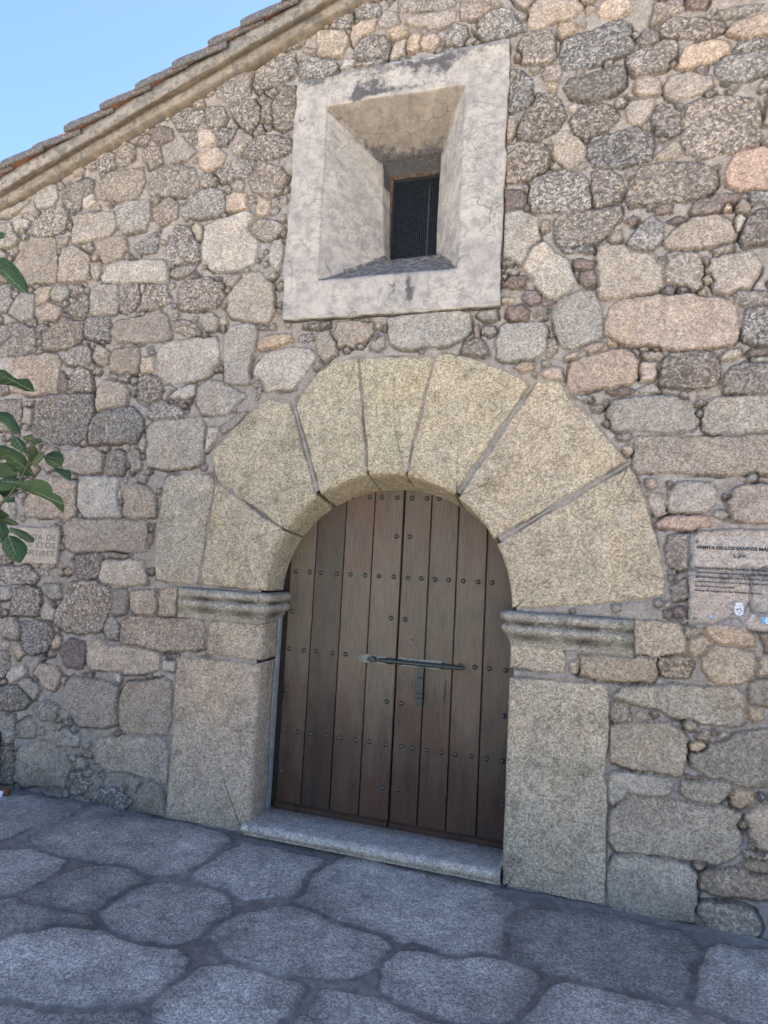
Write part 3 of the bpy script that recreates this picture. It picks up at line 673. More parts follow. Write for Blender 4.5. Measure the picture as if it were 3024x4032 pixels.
def wood_mat():
    m, nt, b = mat('weathered_door_wood')
    tc = nt.nodes.new('ShaderNodeTexCoord'); at = nt.nodes.new('ShaderNodeAttribute'); at.attribute_name = 'Plank'
    off = nt.nodes.new('ShaderNodeCombineXYZ'); L(nt, math_(nt, 'MULTIPLY', at.outputs['Fac'], 37), off.inputs[2]); L(nt, math_(nt, 'MULTIPLY', at.outputs['Fac'], 11), off.inputs[0])
    ad = nt.nodes.new('ShaderNodeVectorMath'); ad.operation = 'ADD'; L(nt, tc.outputs['Object'], ad.inputs[0]); L(nt, off.outputs[0], ad.inputs[1])
    mp = nt.nodes.new('ShaderNodeMapping'); mp.inputs['Scale'].default_value = (1, 1, .045); L(nt, ad.outputs[0], mp.inputs['Vector'])
    g = noise(nt, mp.outputs[0], 170, 5, .7)
    mp2 = nt.nodes.new('ShaderNodeMapping'); mp2.inputs['Scale'].default_value = (1, 1, .18); L(nt, ad.outputs[0], mp2.inputs['Vector'])
    g2 = noise(nt, mp2.outputs[0], 14, 4, .65)
    big = noise(nt, ad.outputs[0], 2.6, 3, .6)
    c = mixc(nt, mapr(nt, g, .32, .68, 0, 1), (.040, .027, .018), (.105, .074, .050))
    c = mixc(nt, mapr(nt, g2, .4, .7, 0, .7), c, (.125, .088, .058))
    c = mixc(nt, mapr(nt, big, .48, .62, 0, .45), c, (.105, .052, .030))
    c = mixc(nt, mapr(nt, g2, .3, .42, .6, 0), c, (.035, .028, .022))
    # sun-bleached worn scratches
    mp3 = nt.nodes.new('ShaderNodeMapping'); mp3.inputs['Scale'].default_value = (1, 1, .12); L(nt, ad.outputs[0], mp3.inputs['Vector'])
    wr = math_(nt, 'MULTIPLY', mapr(nt, noise(nt, mp3.outputs[0], 95, 4, .75), .60, .70, 0, 1), mapr(nt, noise(nt, ad.outputs[0], 3.4, 2), .5, .62, 0, .6))
    c = mixc(nt, wr, c, (.22, .175, .13))
    sx = nt.nodes.new('ShaderNodeSeparateXYZ'); L(nt, tc.outputs['Object'], sx.inputs[0])
    zz = math_(nt, 'ADD', sx.outputs[2], math_(nt, 'MULTIPLY', math_(nt, 'SUBTRACT', noise(nt, ad.outputs[0], 2.2, 4, .65), .5), 1.3))
    bleach = math_(nt, 'MULTIPLY', mapr(nt, zz, .65, 1.05, 0, 1), mapr(nt, zz, 2.0, 1.45, .25, 1)); bleach = math_(nt, 'MULTIPLY', bleach, mapr(nt, g, .3, .62, .35, 1))
    c = mixc(nt, math_(nt, 'MULTIPLY', bleach, .58), c, (.155, .128, .085))
    foot = mapr(nt, zz, .9, .3, 0, .85); c = mixc(nt, foot, c, mixc(nt, 1.0, c, (.62, .45, .37), 'MULTIPLY'))
    kn = voro(nt, mp3.outputs[0], 3.1); c = mixc(nt, mapr(nt, kn.outputs['Distance'], .035, .015, 0, .8), c, (.02, .013, .009))
    t = mapr(nt, at.outputs['Fac'], 0, 1, .70, 1.32); fc = nt.nodes.new('ShaderNodeCombineColor')
    for i in range(3): L(nt, t, fc.inputs[i])
    c = mixc(nt, 1, c, fc.outputs[0], 'MULTIPLY')
    L(nt, c, b.inputs['Base Color']); L(nt, mapr(nt, g, .3, .7, .62, .42), b.inputs['Roughness'])
    b.inputs['Specular IOR Level'].default_value = .4
    bump(nt, math_(nt, 'ADD', g, math_(nt, 'MULTIPLY', g2, .6)), .35, .0025, b); return m
M_WOOD = wood_mat()
def simple(name, c0, c1, scale=30, rough=.7, metal=0, bumpd=.001, spec=.4):
    m, nt, b = mat(name); v = coords(nt)
    n_ = noise(nt, v, scale, 4, .65)
    L(nt, mixc(nt, mapr(nt, n_, .35, .65, 0, 1), c0, c1), b.inputs['Base Color'])
    b.inputs['Roughness'].default_value = rough; b.inputs['Metallic'].default_value = metal; b.inputs['Specular IOR Level'].default_value = spec
    if bumpd: bump(nt, n_, .5, bumpd, b)
    return m
M_IRON = simple('painted_iron', (.030, .038, .036), (.065, .075, .07), 60, .42, .5)
M_STUD = simple('stud_iron', (.06, .065, .06), (.13, .135, .125), 90, .38, .6)
M_PLATE = simple('tarnished_plate', (.10, .11, .10), (.25, .26, .23), 45, .55, .4)
M_SMEAR = simple('pale_paint_smear', (.07, .06, .045), (.22, .19, .15), 110, .8)
M_DARK = simple('dark_interior', (.006, .006, .007), (.012, .012, .013), 10, .9, 0, 0)
M_RUST = simple('rusty_frame', (.06, .035, .022), (.15, .11, .08), 40, .8, .1)
M_WIRE = simple('grey_wire', (.05, .055, .06), (.10, .11, .12), 50, .5, .6, 0)
M_LIME = simple('lime_render', (.21, .21, .205), (.32, .315, .30), 25, .9)
M_BARK = simple('fig_bark', (.10, .095, .085), (.19, .18, .16), 30, .9, 0, .006)
M_TWIG = simple('green_twig', (.05, .06, .028), (.10, .10, .05), 30, .7)
M_VEIN = simple('leaf_vein', (.13, .19, .10), (.17, .23, .13), 30, .6, 0, 0)
M_WHITE = simple('white_print', (.62, .64, .68), (.72, .74, .76), 90, .6, 0, 0)
M_BLUE = simple('light_blue_print', (.10, .34, .60), (.14, .40, .66), 90, .6, 0, 0)
M_BLACK = simple('black_print', (.012, .012, .014), (.02, .02, .022), 90, .5, 0, 0)
M_CARD = simple('brown_card', (.16, .075, .035), (.25, .12, .06), 60, .8)
M_SLATE = simple('dark_painted_pipe', (.035, .04, .05), (.07, .075, .085), 30, .6)
def leaf_mat(name, a, b_, c_):
    m, nt, b = mat(name); v = coords(nt)
    c = mixc(nt, mapr(nt, noise(nt, v, 9, 3), .35, .65, 0, 1), a, b_)
    c = mixc(nt, mapr(nt, noise(nt, v, 55, 4, .7), .55, .68, 0, .5), c, c_)
    e = voro(nt, coords(nt, warp=.02, wscale=20), 75, 'DISTANCE_TO_EDGE')
    c = mixc(nt, mapr(nt, e.outputs['Distance'], .02, .09, .35, 0), c, c_)
    L(nt, c, b.inputs['Base Color']); b.inputs['Roughness'].default_value = .75; b.inputs['Specular IOR Level'].default_value = .3
    b.inputs['Subsurface Weight'].default_value = 0; bump(nt, e.outputs['Distance'], .35, .002, b); return m
M_LEAF = leaf_mat('fig_leaf', (.020, .046, .018), (.036, .070, .026), (.065, .105, .042))
M_LEAF2 = leaf_mat('fig_leaf_young', (.045, .078, .030), (.085, .11, .042), (.14, .155, .065))
def ground_mat(name, attr=True):
    m, nt, b = mat(name)
    v = coords(nt, warp=.02, wscale=30)
    if attr:
        a = nt.nodes.new('ShaderNodeAttribute'); a.attribute_name = 'Tone'; base = a.outputs['Color']
        g = nt.nodes.new('ShaderNodeAttribute'); g.attribute_name = 'Grain'; gr = g.outputs['Fac']
    else:
        base = mixc(nt, mapr(nt, noise(nt, v, .6, 4), .4, .6, 0, 1), (.47, .43, .37), (.58, .53, .455)); gr = None
    A = voro(nt, v, 150); sa = nt.nodes.new('ShaderNodeSeparateColor'); L(nt, A.outputs['Color'], sa.inputs[0])
    f = mapr(nt, math_(nt, 'POWER', sa.outputs[0], 1.3), 0, 1, .62, 1.55)
    if gr is not None: f = math_(nt, 'MULTIPLY_ADD', math_(nt, 'SUBTRACT', f, 1.0), mapr(nt, gr, 0, 1, .35, 1.1), 1.0)
    f = math_(nt, 'MULTIPLY', f, mapr(nt, noise(nt, v, 5, 5, .65), .3, .7, .72, 1.28)); f = math_(nt, 'MULTIPLY', f, mapr(nt, noise(nt, v, 26, 4, .7), .3, .7, .82, 1.2))
    fc = nt.nodes.new('ShaderNodeCombineColor')
    for i in range(3): L(nt, f, fc.inputs[i])
    c = mixc(nt, 1, base, fc.outputs[0], 'MULTIPLY')
    L(nt, c, b.inputs['Base Color']); b.inputs['Roughness'].default_value = .8
    bump(nt, math_(nt, 'ADD', sa.outputs[1], math_(nt, 'MULTIPLY', noise(nt, v, 40, 4, .7), 2.5)), .6, .004, b); return m
M_PAVE = ground_mat('flagstone'); M_GROUND = ground_mat('plaza_ground', False)
# ---------------------------------------------------------------- the chapel
chapel = thing('chapel', 'old granite rubble-stone chapel with plank door under a round arch and deep plastered window', 'chapel')
ZC, RR, D = 1.386, .725, .27                                # arch centre height, radius, depth of the door
def gable(x):                                               # underside of the raking cornice
    return np.where(x < .55, 5.185+.358*x, 5.185+.358*.55-.358*(x-.55))
TONES = {'d': ((.238, .214, .188), .97), 'D': ((.20, .183, .163), 1.0), 'g': ((.30, .265, .222), .72), 'l': ((.36, .325, .275), .55), 'L': ((.35, .305, .25), .5),
         'p': ((.375, .315, .258), .58), 'P': ((.44, .335, .268), .4), 'b': ((.285, .248, .21), .8), 'o': ((.375, .315, .245), .45), 'r': ((.20, .16, .138), .75), 'w': ((.43, .39, .335), .3)}
MORTAR = np.array((.30, .268, .232))
BLOCKS = [p for c, p in parse(VOUS)]
JAMBS = {'jamb_stone': [[(-1.295, .0), (-1.303, .45), (-1.305, .955), (-1.20, .985), (-.725, .985), (-.725, .0)], [(.725, .0), (.725, 1.045), (.74, 1.052), (1.19, 1.068), (1.232, 1.05), (1.228, .6), (1.234, .0)],
                        [(-1.10, .992), (-1.105, 1.205), (-.725, 1.215), (-.725, .990)], [(.725, 1.09), (.725, 1.225), (1.008, 1.225), (1.018, 1.085)]]}
IMPOSTS = [[(-1.33, 1.205), (-1.33, 1.392), (-.68, 1.392), (-.68, 1.205)], [(.68, 1.205), (.68, 1.392), (1.332, 1.392), (1.332, 1.205)]]
WINQ = [(-.72, 3.056), (-.718, 4.608), (.608, 4.614), (.605, 3.05)]
NOFILL = BLOCKS+JAMBS['jamb_stone']+IMPOSTS+[WINQ, [(-.75, 0), (-.75, 1.4), (-.5, 1.95), (0, 2.12), (.5, 1.95), (.75, 1.4), (.75, 0)]]
stones = parse(STONES)
BB = [(min(q[0] for q in p), max(q[0] for q in p), min(q[1] for q in p), max(q[1] for q in p), p) for c, p in stones]
BN = [(min(q[0] for q in p), max(q[0] for q in p), min(q[1] for q in p), max(q[1] for q in p), p) for p in NOFILL]
def dist_all(x, y, lst, lim):
    best = 9.0
    for x0, x1, y0, y1, p in lst:
        if x < x0-lim or x > x1+lim or y < y0-lim or y > y1+lim: continue
        ins = False; n = len(p)
        for i in range(n):
            ax, ay = p[i]; bx, by = p[(i+1) % n]
            ex, ey = bx-ax, by-ay; t = max(0, min(1, ((x-ax)*ex+(y-ay)*ey)/(ex*ex+ey*ey+1e-12)))
            dd = math.hypot(x-ax-ex*t, y-ay-ey*t)
            if dd < best: best = dd
            if (ay > y) != (by > y) and x < (bx-ax)*(y-ay)/(by-ay)+ax: ins = True if not ins else False
        if ins: return -1
    return best
def blob(x, y, rx, ry, a):
    n = random.randint(4, 7); ph = random.random()*6; out = []
    for k in range(n):
        t = 2*math.pi*(k+random.uniform(-.2, .2))/n+ph; q = random.uniform(.78, 1.2)
        u, v_ = rx*q*math.cos(t), ry*q*math.sin(t); out.append((x+u*math.cos(a)-v_*math.sin(a), y+u*math.sin(a)+v_*math.cos(a)))
    return out
XMIN, XMAX, ZTOP = -5.4, 6.4, 5.45
# large stones where the picture does not reach, then pebbles in the wide mortar joints
def try_fill(x0, x1, z0, z1, rmin, rmax, tries, kinds, prob=1.0, gap=.012):
    for _ in range(tries):
        x, z = random.uniform(x0, x1), random.uniform(z0, z1)
        if z > float(gable(x))+.05: continue
        d1 = min(dist_all(x, z, BB, rmax+.03), dist_all(x, z, BN, rmax+.03))
        if d1 < rmin+gap or random.random() > prob: continue
        r = min(rmax, d1-gap)
        ratio = random.uniform(1, 1.45) if r > .05 else 1.2
        p = blob(x, z, r, r/ratio, random.uniform(-.25, .25))
        stones.append((random.choice(kinds), p)); BB.append((min(q[0] for q in p), max(q[0] for q in p), min(q[1] for q in p), max(q[1] for q in p), p))
for r0, r1, t in ((.13, .22, 900), (.08, .13, 1200), (.045, .08, 1800)):
    try_fill(XMIN, -3.2, -.1, 4.4, r0, r1, t//3, 'ddgglbD'); try_fill(1.98, XMAX, -.1, 5.6, r0, r1, t, 'ddgglpD'); try_fill(-3.2, 2.2, 4.75, 5.45, r0, r1, t//4, 'dgpbd')
try_fill(-3.2, 1.98, 0, 5.2, .030, .055, 3500, 'dgbdggrdb'); try_fill(1.98, 3.6, 0, 4.9, .03, .07, 900, 'dgbolgr'); try_fill(-3.2, 1.98, 0, 5.2, .012, .028, 5500, 'dgbgdbgb', .75, .003)
def axis(segs):
    out = [segs[0][0]]
    for a, b, st in segs: n = max(1, round((b-a)/st)); out += list(a+(b-a)*np.arange(1, n+1)/n)
    return np.array(out)
xs = axis([(XMIN, -3.25, .035), (-3.25, -1.6, .0065), (-1.6, 2.05, .0055), (2.05, 3.6, .009), (3.6, XMAX, .035)]); zs = axis([(-.12, 5.3, .0058), (5.3, 5.6, .03)])
GX, GZ = np.meshgrid(xs, zs)
WX = GX+.010*fbm(GX*5, GZ*5, 1)+.0085*fbm(GX*19, GZ*19, 2, 3)+.0045*fbm(GX*60, GZ*60, 5, 2)
WZ = GZ+.010*fbm(GX*5, GZ*5, 3)+.0085*fbm(GX*19, GZ*19, 4, 3)+.0045*fbm(GX*60, GZ*60, 6, 2)
H = .006*fbm(GX*8, GZ*8, 8)+.0048*fbm(GX*32, GZ*32, 9, 3)        # mortar surface, towards the viewer positive
H += -.004
T = np.tile(MORTAR, GX.shape+(1,))*(1+.10*fbm(GX*3, GZ*3, 10)+.14*fbm(GX*30, GZ*30, 12, 4))[..., None]
Gn = np.zeros(GX.shape); best = np.full(GX.shape, -1.0)
LOW = fbm(GX*14, GZ*14, 20, 3); FINE = fbm(GX*55, GZ*55, 21, 2); PATCH = vnoise(GX*9, GZ*9, 23); RID = fbm(GX*17, GZ*17, 27, 2)
S1 = np.full(GX.shape, -.05); S2 = np.full(GX.shape, -.05); LB = np.full(GX.shape, -1, np.int32); SDS = []
for i_, (c, p) in enumerate(stones):
    x0, x1 = min(q[0] for q in p)-.05, max(q[0] for q in p)+.05; z0, z1 = min(q[1] for q in p)-.05, max(q[1] for q in p)+.05
    i0, i1 = np.searchsorted(xs, (x0, x1)); j0, j1 = np.searchsorted(zs, (z0, z1)); sl_ = (slice(j0, j1), slice(i0, i1))
    sd = sdpoly(WX[sl_], WZ[sl_], p); SDS.append(sd)
    a_, b__, l_ = S1[sl_], S2[sl_], LB[sl_]; m1 = sd > a_; m2 = (~m1) & (sd > b__)
    b__[m1] = a_[m1]; a_[m1] = sd[m1]; l_[m1] = i_; b__[m2] = sd[m2]
for i_, (c, p) in enumerate(stones):
    x0, x1 = min(q[0] for q in p)-.05, max(q[0] for q in p)+.05; z0, z1 = min(q[1] for q in p)-.05, max(q[1] for q in p)+.05
    i0, i1 = np.searchsorted(xs, (x0, x1)); j0, j1 = np.searchsorted(zs, (z0, z1))
    if i1-i0 < 2 or j1-j0 < 2: continue
    sl_ = (slice(j0, j1), slice(i0, i1)); size = min(x1-x0, z1-z0)-.1; sd = SDS[i_]; other = np.where(LB[sl_] == i_, S2[sl_], S1[sl_])
    sd = np.minimum(sd+(.011 if size > .07 else .004), (sd-other)*.5-.0035)
    e = min(.020, max(.007, size*.22)); small = size < .07
    if c in 'LP': e *= .75
    t = np.clip((sd+.003)/e, 0, 1); prof = np.sqrt(1-(1-t)**2)
    proud = random.uniform(.006, .017)*(0.75 if small else 1)
    if c == 'L': proud = random.uniform(.006, .012)
    cx, cz = (x0+x1)/2, (z0+z1)/2; tilt = random.uniform(-.05, .05)*(GX[sl_]-cx)+random.uniform(-.03, .06)*(GZ[sl_]-cz)
    rough = {'d': 1.0, 'D': 1.1, 'g': .6, 'b': .8, 'r': .9}.get(c, .35)
    hs = -.012+(proud+.012)*prof+tilt*t+(.007*LOW[sl_]-.011*np.abs(RID[sl_])+.0032*FINE[sl_])*rough*t+.004*np.clip(sd/.1, 0, 1)
    inside = (sd > -.003) & (sd > best[sl_])
    tone, gr = TONES[c]; gr = gr+random.uniform(-.12, .08)*(c in 'dDg'); jit = random.uniform(.86, 1.14); hue = random.uniform(-.05, .05)
    col = np.array(tone)*jit*np.array((1+hue, 1, 1-hue))
    if cx > .7 and cz < 1.35: col = col*np.array((1.12, 1.06, .94))  # lower right stones: warm flare haze painted into their colour
    var = (1+.10*LOW[sl_])[..., None]
    h_ = H[sl_]; t_ = T[sl_]; g_ = Gn[sl_]; b_ = best[sl_]
    h_[inside] = hs[inside]; t_[inside] = (col*var*(1-.35*np.exp(-((sd-.002)/.007)**2))[..., None])[inside]; g_[inside] = gr; b_[inside] = sd[inside]
    # open or dirty joint just outside the stone, deeper in patches and under it; crevice shade painted into its colour
    out = (sd <= -.003) & (sd > -.016) & (b_ < 0)
    below = np.clip((cz-GZ[sl_])/(size*.5+.01), -1, 1)
    dep = np.clip(PATCH[sl_]*2.2+.8*below+.15, 0, 1)*(1-np.clip((-sd-.003)/.012, 0, 1))
    h_[out] -= (.028*dep)[out]; t_[out] *= (1-.7*dep)[out][:, None]
# rubbly lime-and-stone mass at the foot of the left end
foot = np.clip(1-np.hypot((GX+2.05)/.85, (GZ-.1)/.55), 0, 1)**.6
H += foot*(.016*fbm(GX*11, GZ*11, 40)+.008*fbm(GX*40, GZ*40, 41)); T = T*(1-.5*foot[..., None])+.5*foot[..., None]*np.array((.29, .265, .21))*(1+.35*fbm(GX*20, GZ*20, 42))[..., None]
base_dark = np.clip(1-GZ/.22, 0, 1)*np.clip(.6+.8*fbm(GX*5, GZ*5, 50), 0, 1)  # wall colour goes darker in patches towards the ground
T = T*(1-.45*base_dark[..., None])
# the wall steps back behind dressed blocks
for p in BLOCKS+JAMBS['jamb_stone']+IMPOSTS+[WINQ]:
    x0, x1 = min(q[0] for q in p)-.03, max(q[0] for q in p)+.03; z0, z1 = min(q[1] for q in p)-.03, max(q[1] for q in p)+.03
    i0, i1 = np.searchsorted(xs, (x0, x1)); j0, j1 = np.searchsorted(zs, (z0, z1)); sl_ = (slice(j0, j1), slice(i0, i1))
    sd = sdpoly(WX[sl_]*.3+GX[sl_]*.7, WZ[sl_]*.3+GZ[sl_]*.7, p); ins = sd > -.004
    rec = -.009 if p is not WINQ else -.02
    H[sl_][ins] = rec+.004*FINE[sl_][ins]; T[sl_][ins] = MORTAR*1.0*(1-.45*np.clip(PATCH[sl_][ins]*2, 0, 1))[:, None]; Gn[sl_][ins] = 0
cxm = (GX[:-1, :-1]+GX[1:, 1:])/2; czm = (GZ[:-1, :-1]+GZ[1:, 1:])/2
hole = ((np.abs(cxm) < RR+.03) & (czm < ZC)) | (np.hypot(cxm, czm-ZC) < RR+.03)
hole |= (cxm > -.52) & (cxm < .38) & (czm > 3.26) & (czm < 4.43)
keep = ~hole & (czm < gable(cxm)+.10)
wall, used = grid_mesh('stone_wall', GX, -H, GZ, keep, M_WALL, chapel)
add_attr(wall.data, 'Tone', np.concatenate([T, np.ones(GX.shape+(1,))], -1).reshape(-1, 4)[used], 'FLOAT_COLOR'); add_attr(wall.data, 'Grain', Gn.ravel()[used])
del WX, WZ, LOW, FINE
# side and rear walls, floor to eaves
mb = MB(); ZL, ZR = float(gable(XMIN))-.02, float(gable(XMAX))-.02
mb.box(XMIN, XMIN+.5, .06, 9, -.1, ZL+.1); mb.box(XMAX-.5, XMAX, .06, 9, -.1, ZR+.1)
mb.add([(XMIN, 9.01, -.1), (XMAX, 9.01, -.1), (XMAX, 9.01, ZR), (.55, 9.01, 5.38), (XMIN, 9.01, ZL)], [(4, 3, 2, 1, 0)])
mb.add([(XMIN+.5, .6, -.1), (-.9, .6, -.1), (-.9, .6, 4.6), (XMIN+.5, .6, ZL)], [(3, 2, 1, 0)]); mb.add([(.9, .6, -.1), (XMAX-.5, .6, -.1), (XMAX-.5, .6, ZR), (.9, .6, 4.9)], [(3, 2, 1, 0)])
sw = mb.build('side_wall', M_WALL, chapel); const_attr(sw, (.28, .25, .21), .9)

def resample(p, step, jit, seed):
    out = []; rr = random.Random(seed); n = len(p)
    for i in range(n):
        a = Vector(p[i]); b = Vector(p[(i+1) % n]); m = max(1, round((b-a).length/step))
        for k in range(m): out.append(a.lerp(b, k/m)+(Vector((rr.uniform(-jit, jit), rr.uniform(-jit, jit)))))
    return out
def block(name, p, tone, seed, front=-.004, back=D, arc=None, bev=.010, side=None, grain=.5, shrink=.0035, **kw):
    """a dressed stone: front outline with worn arrises, taken back to the door plane"""
    area = sum(p[i][0]*p[(i+1) % len(p)][1]-p[(i+1) % len(p)][0]*p[i][1] for i in range(len(p)))
    if area < 0: p = p[::-1]
    q = resample(p, .018, .0012, seed); n = len(q)
    crr = random.Random(seed*7+1); chips = [(crr.choice(p), crr.uniform(.006, .016)) for _ in range(3)]+[(crr.choice(q), crr.uniform(.003, .010)) for _ in range(7)]
    q0 = q; cen = sum((Vector(a) for a in p), Vector((0, 0)))/len(p); q = []
    for i, v in enumerate(q0):
        f = sum(k*math.exp(-((v-Vector(c)).length/(.016+k))**2) for c, k in chips)
        w2 = .0035*math.sin(i*.37+seed)+.002*math.sin(i*1.13+seed*2)
        if abs(abs(v.x)-RR) < .004 or abs((v-Vector((0, ZC))).length-RR) < .012: f = 0; w2 = 0
        q.append(v+(cen-v).normalized()*(f+w2+.0015))
    nor = []
    for i in range(n):
        t = (q[(i+1) % n]-q[i-1]).normalized(); nor.append(Vector((-t.y, t.x)))     # inward for ccw
    wide = []
    for v in q:
        on = False
        if arc and v.y > ZC-.02: on = abs((v-Vector((0, ZC))).length-RR) < .016
        if side is not None: on = on or abs(abs(v.x)-RR) < .006
        wide.append(3.0 if on else 1.0)
    def rear(v, s_):
        if arc and v.y > ZC-.02 and abs((v-Vector((0, ZC))).length-RR) < .02:
            a = math.atan2(v.y-ZC, v.x); rv = Vector((.738*math.cos(a), ZC+.672*math.sin(a)))
            return v.lerp(rv, s_)
        if (side is not None or arc) and abs(abs(v.x)-RR) < .01: return Vector((v.x*(1+.018*s_), v.y))
        return v
    mb = MB(); rings = []
    rr = random.Random(seed+5)
    for ins, y, s_ in ((0, back, 1), (0, back*.5, .5), (0, front+bev*2.4, 0), (.25, front+bev*1.1, 0), (.9, front+bev*.25, 0), (1.8, front, 0)):
        ring = []
        for i_, (v, nn, wd) in enumerate(zip(q, nor, wide)):
            w1 = 1
            if wd > 1:
                w1 = 0
                for k in (-1, 1):
                    if wide[(i_+k) % n] == 1: nn = nor[(i_+2*k) % n]; w1 = 1
            b = rear(v, s_)+nn*(shrink*w1+bev*ins*.62*w1+rr.uniform(0, .0010))
            if ins:
                lim = RR+bev*ins*.62*3.2
                if arc and b.y > ZC:
                    c_ = b-Vector((0, ZC)); b = Vector((0, ZC))+c_.normalized()*max(c_.length, lim)
                elif arc or side: b = Vector((math.copysign(max(abs(b.x), lim), b.x), b.y))
            ring.append((b.x, y+(.016 if (wd > 1 and not ins and 0 < y < back*.4) else 0)+(.006 if wd > 1 and ins == .25 else 0), b.y))
        rings.append(ring)
    vs = [v for r in rings for v in r]; fs = []
    for i in range(len(rings)-1):
        for k in range(n): fs.append((i*n+k, i*n+(k+1) % n, (i+1)*n+(k+1) % n, (i+1)*n+k))
    last = rings[-1]; cxx = sum(v[0] for v in last)/n; czz = sum(v[2] for v in last)/n
    for f_ in (.10, .22, .36, .52, .70, .86):
        b0 = len(vs); ph = seed*3.1
        for v in last:
            x_, z_ = v[0]+(cxx-v[0])*f_, v[2]+(czz-v[2])*f_
            dy = .0030*math.sin(x_*17+ph)*math.sin(z_*14+ph*2)+.0018*math.sin(x_*41+z_*23+ph)
            vs.append((x_, front+dy*min(1, f_*5), z_))
        for k in range(n): fs.append((b0-n+k, b0-n+(k+1) % n, b0+(k+1) % n, b0+k))
    vs.append((cxx, front, czz)); b0 = len(vs)-1-n
    for k in range(n): fs.append((b0+k, b0+(k+1) % n, len(vs)-1))
    mb.add(vs, fs)
    o = mb.build(name, M_BLOCK, chapel, **kw); o.data.polygons.foreach_set('use_smooth', [True]*len(fs))
    const_attr(o, tone, grain); return o
VT = [(.415, .362, .262), (.405, .36, .26), (.418, .37, .265), (.43, .38, .268), (.44, .38, .268), (.44, .375, .272), (.44, .375, .268)]
for i, p in enumerate(BLOCKS[:7]): block('voussoir', p, VT[i], 20+i, arc=True, side=True if i in (0, 6) else None)
block('spandrel_block', BLOCKS[7], (.375, .335, .265), 40, front=-.004, back=.2)
JT = [(.44, .365, .275), (.455, .39, .285), (.42, .355, .268), (.44, .38, .28)]
for i, p in enumerate(JAMBS['jamb_stone']): block('jamb_stone', p, JT[i], 50+i, side=True, front=-.006 if i < 2 else -.003)
# grey lime strip where the left reveal meets the door frame
for s_ in (-1, 1):
    mb = MB(); rows = []
    for k in range(40):
        z = .06+k*(1.36-.06)/39; y0 = D-.070+.010*math.sin(k*.23)+random.uniform(-.003, .003)
        rows.append(((s_*(RR+.0055), y0, z), (s_*(RR+.001), y0+.01, z), (s_*(RR-.002+.006), D-.004, z)))
    b = len(mb.v); vs = [v for r in rows for v in r]; fs = []
    for k in range(39):
        for j in range(2):
            f = (k*3+j, k*3+j+1, k*3+3+j+1, k*3+3+j); fs.append(f if s_ < 0 else f[::-1])
    mb.add(vs, fs); mb.build('reveal_render', M_LIME, chapel, smooth=True)
# ---- imposts: two rolls over a cove, returned into the opening
def impost(x_out, x_in, seed, split=None):
    sg = 1 if x_in > x_out else -1                         # direction towards the opening
    prof = [(1.393, -.02), (1.393, .022), (1.389, .042), (1.378, .054), (1.364, .058), (1.350, .053), (1.340, .040), (1.334, .030), (1.327, .032), (1.318, .044), (1.305, .050),
            (1.290, .047), (1.278, .036), (1.268, .026), (1.252, .017), (1.236, .008), (1.226, .002), (1.213, .001), (1.206, -.02)]
    path = []; rr = random.Random(seed)
    n1 = 26
    for k in range(n1+1): path.append((x_out+(x_in-sg*.03-x_out)*k/n1, 0, 0, -1))
    for k in range(1, 8):
        a = math.pi/2*k/7; path.append((x_in-sg*.03+sg*.03*math.sin(a), .03-.03*math.cos(a), sg*math.sin(a), -math.cos(a)))
    for k in range(1, 9): path.append((x_in+sg*-.010*k/8, .03+(D-.035)*k/8, sg, 0))
    mb = MB(); m = len(prof); vs = []; L_ = len(path); gro = []
    for i, (x, y, nx, ny) in enumerate(path):
        w_ = 1+.10*vnoise(np.array(i*.45), np.array(seed*1.7), seed)
        fade = min(1, i/1.6) if i < 3 else 1
        if split and abs(x-split) < .012 and ny == -1: fade *= .55
        for (z, o_) in prof:
            oo = (o_*w_ if o_ > 0 else o_)*fade+rr.uniform(-.0018, .0018)
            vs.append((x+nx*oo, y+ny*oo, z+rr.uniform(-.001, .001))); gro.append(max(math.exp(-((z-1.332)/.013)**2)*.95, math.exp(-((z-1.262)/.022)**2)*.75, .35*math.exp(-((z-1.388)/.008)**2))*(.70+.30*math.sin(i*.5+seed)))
    fs = []
    for i in range(L_-1):
        for j in range(m-1):
            f = (i*m+j, i*m+j+1, (i+1)*m+j+1, (i+1)*m+j); fs.append(f if sg > 0 else f[::-1])
    # solid back
    fs.append(tuple(range(m)) if sg < 0 else tuple(range(m-1, -1, -1)))
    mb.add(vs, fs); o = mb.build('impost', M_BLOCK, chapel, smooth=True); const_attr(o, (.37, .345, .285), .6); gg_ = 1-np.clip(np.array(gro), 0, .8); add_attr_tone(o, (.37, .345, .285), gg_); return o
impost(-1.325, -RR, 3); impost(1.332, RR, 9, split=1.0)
# ---- door step
mb = MB(); rr = random.Random(5); prof = [(-.010, .004), (-.014, .022), (-.034, .030), (-.046, .042), (-.050, .055), (-.045, .068), (-.032, .076), (-.012, .079), (.05, .078), (.15, .074), (D+.06, .070), (D+.06, .0)]
n = 60; vs = []
for i in range(n+1):
    x = -.752+(.722+.752)*i/n; sh = .006*math.sin(x*2.2)+rr.uniform(-.0012, .0012)
    for (y, z) in prof: vs.append((x, y+sh+rr.uniform(-.001, .001), z+(rr.uniform(-.0012, .0012) if z > .01 else 0)+.004*math.sin(x*1.7+.6)*(z > .03)))
m = len(prof); fs = [(i*m+j, (i+1)*m+j, (i+1)*m+j+1, i*m+j+1) for i in range(n) for j in range(m-1)]; fs += [tuple(range(m-1, -1, -1)), tuple(n*m+j for j in range(m))]
mb.add(vs, fs); st = mb.build('doorstep', granite('step_granite', (.54, .485, .40), .5, .9, 1.0, .7), chapel, smooth=True)
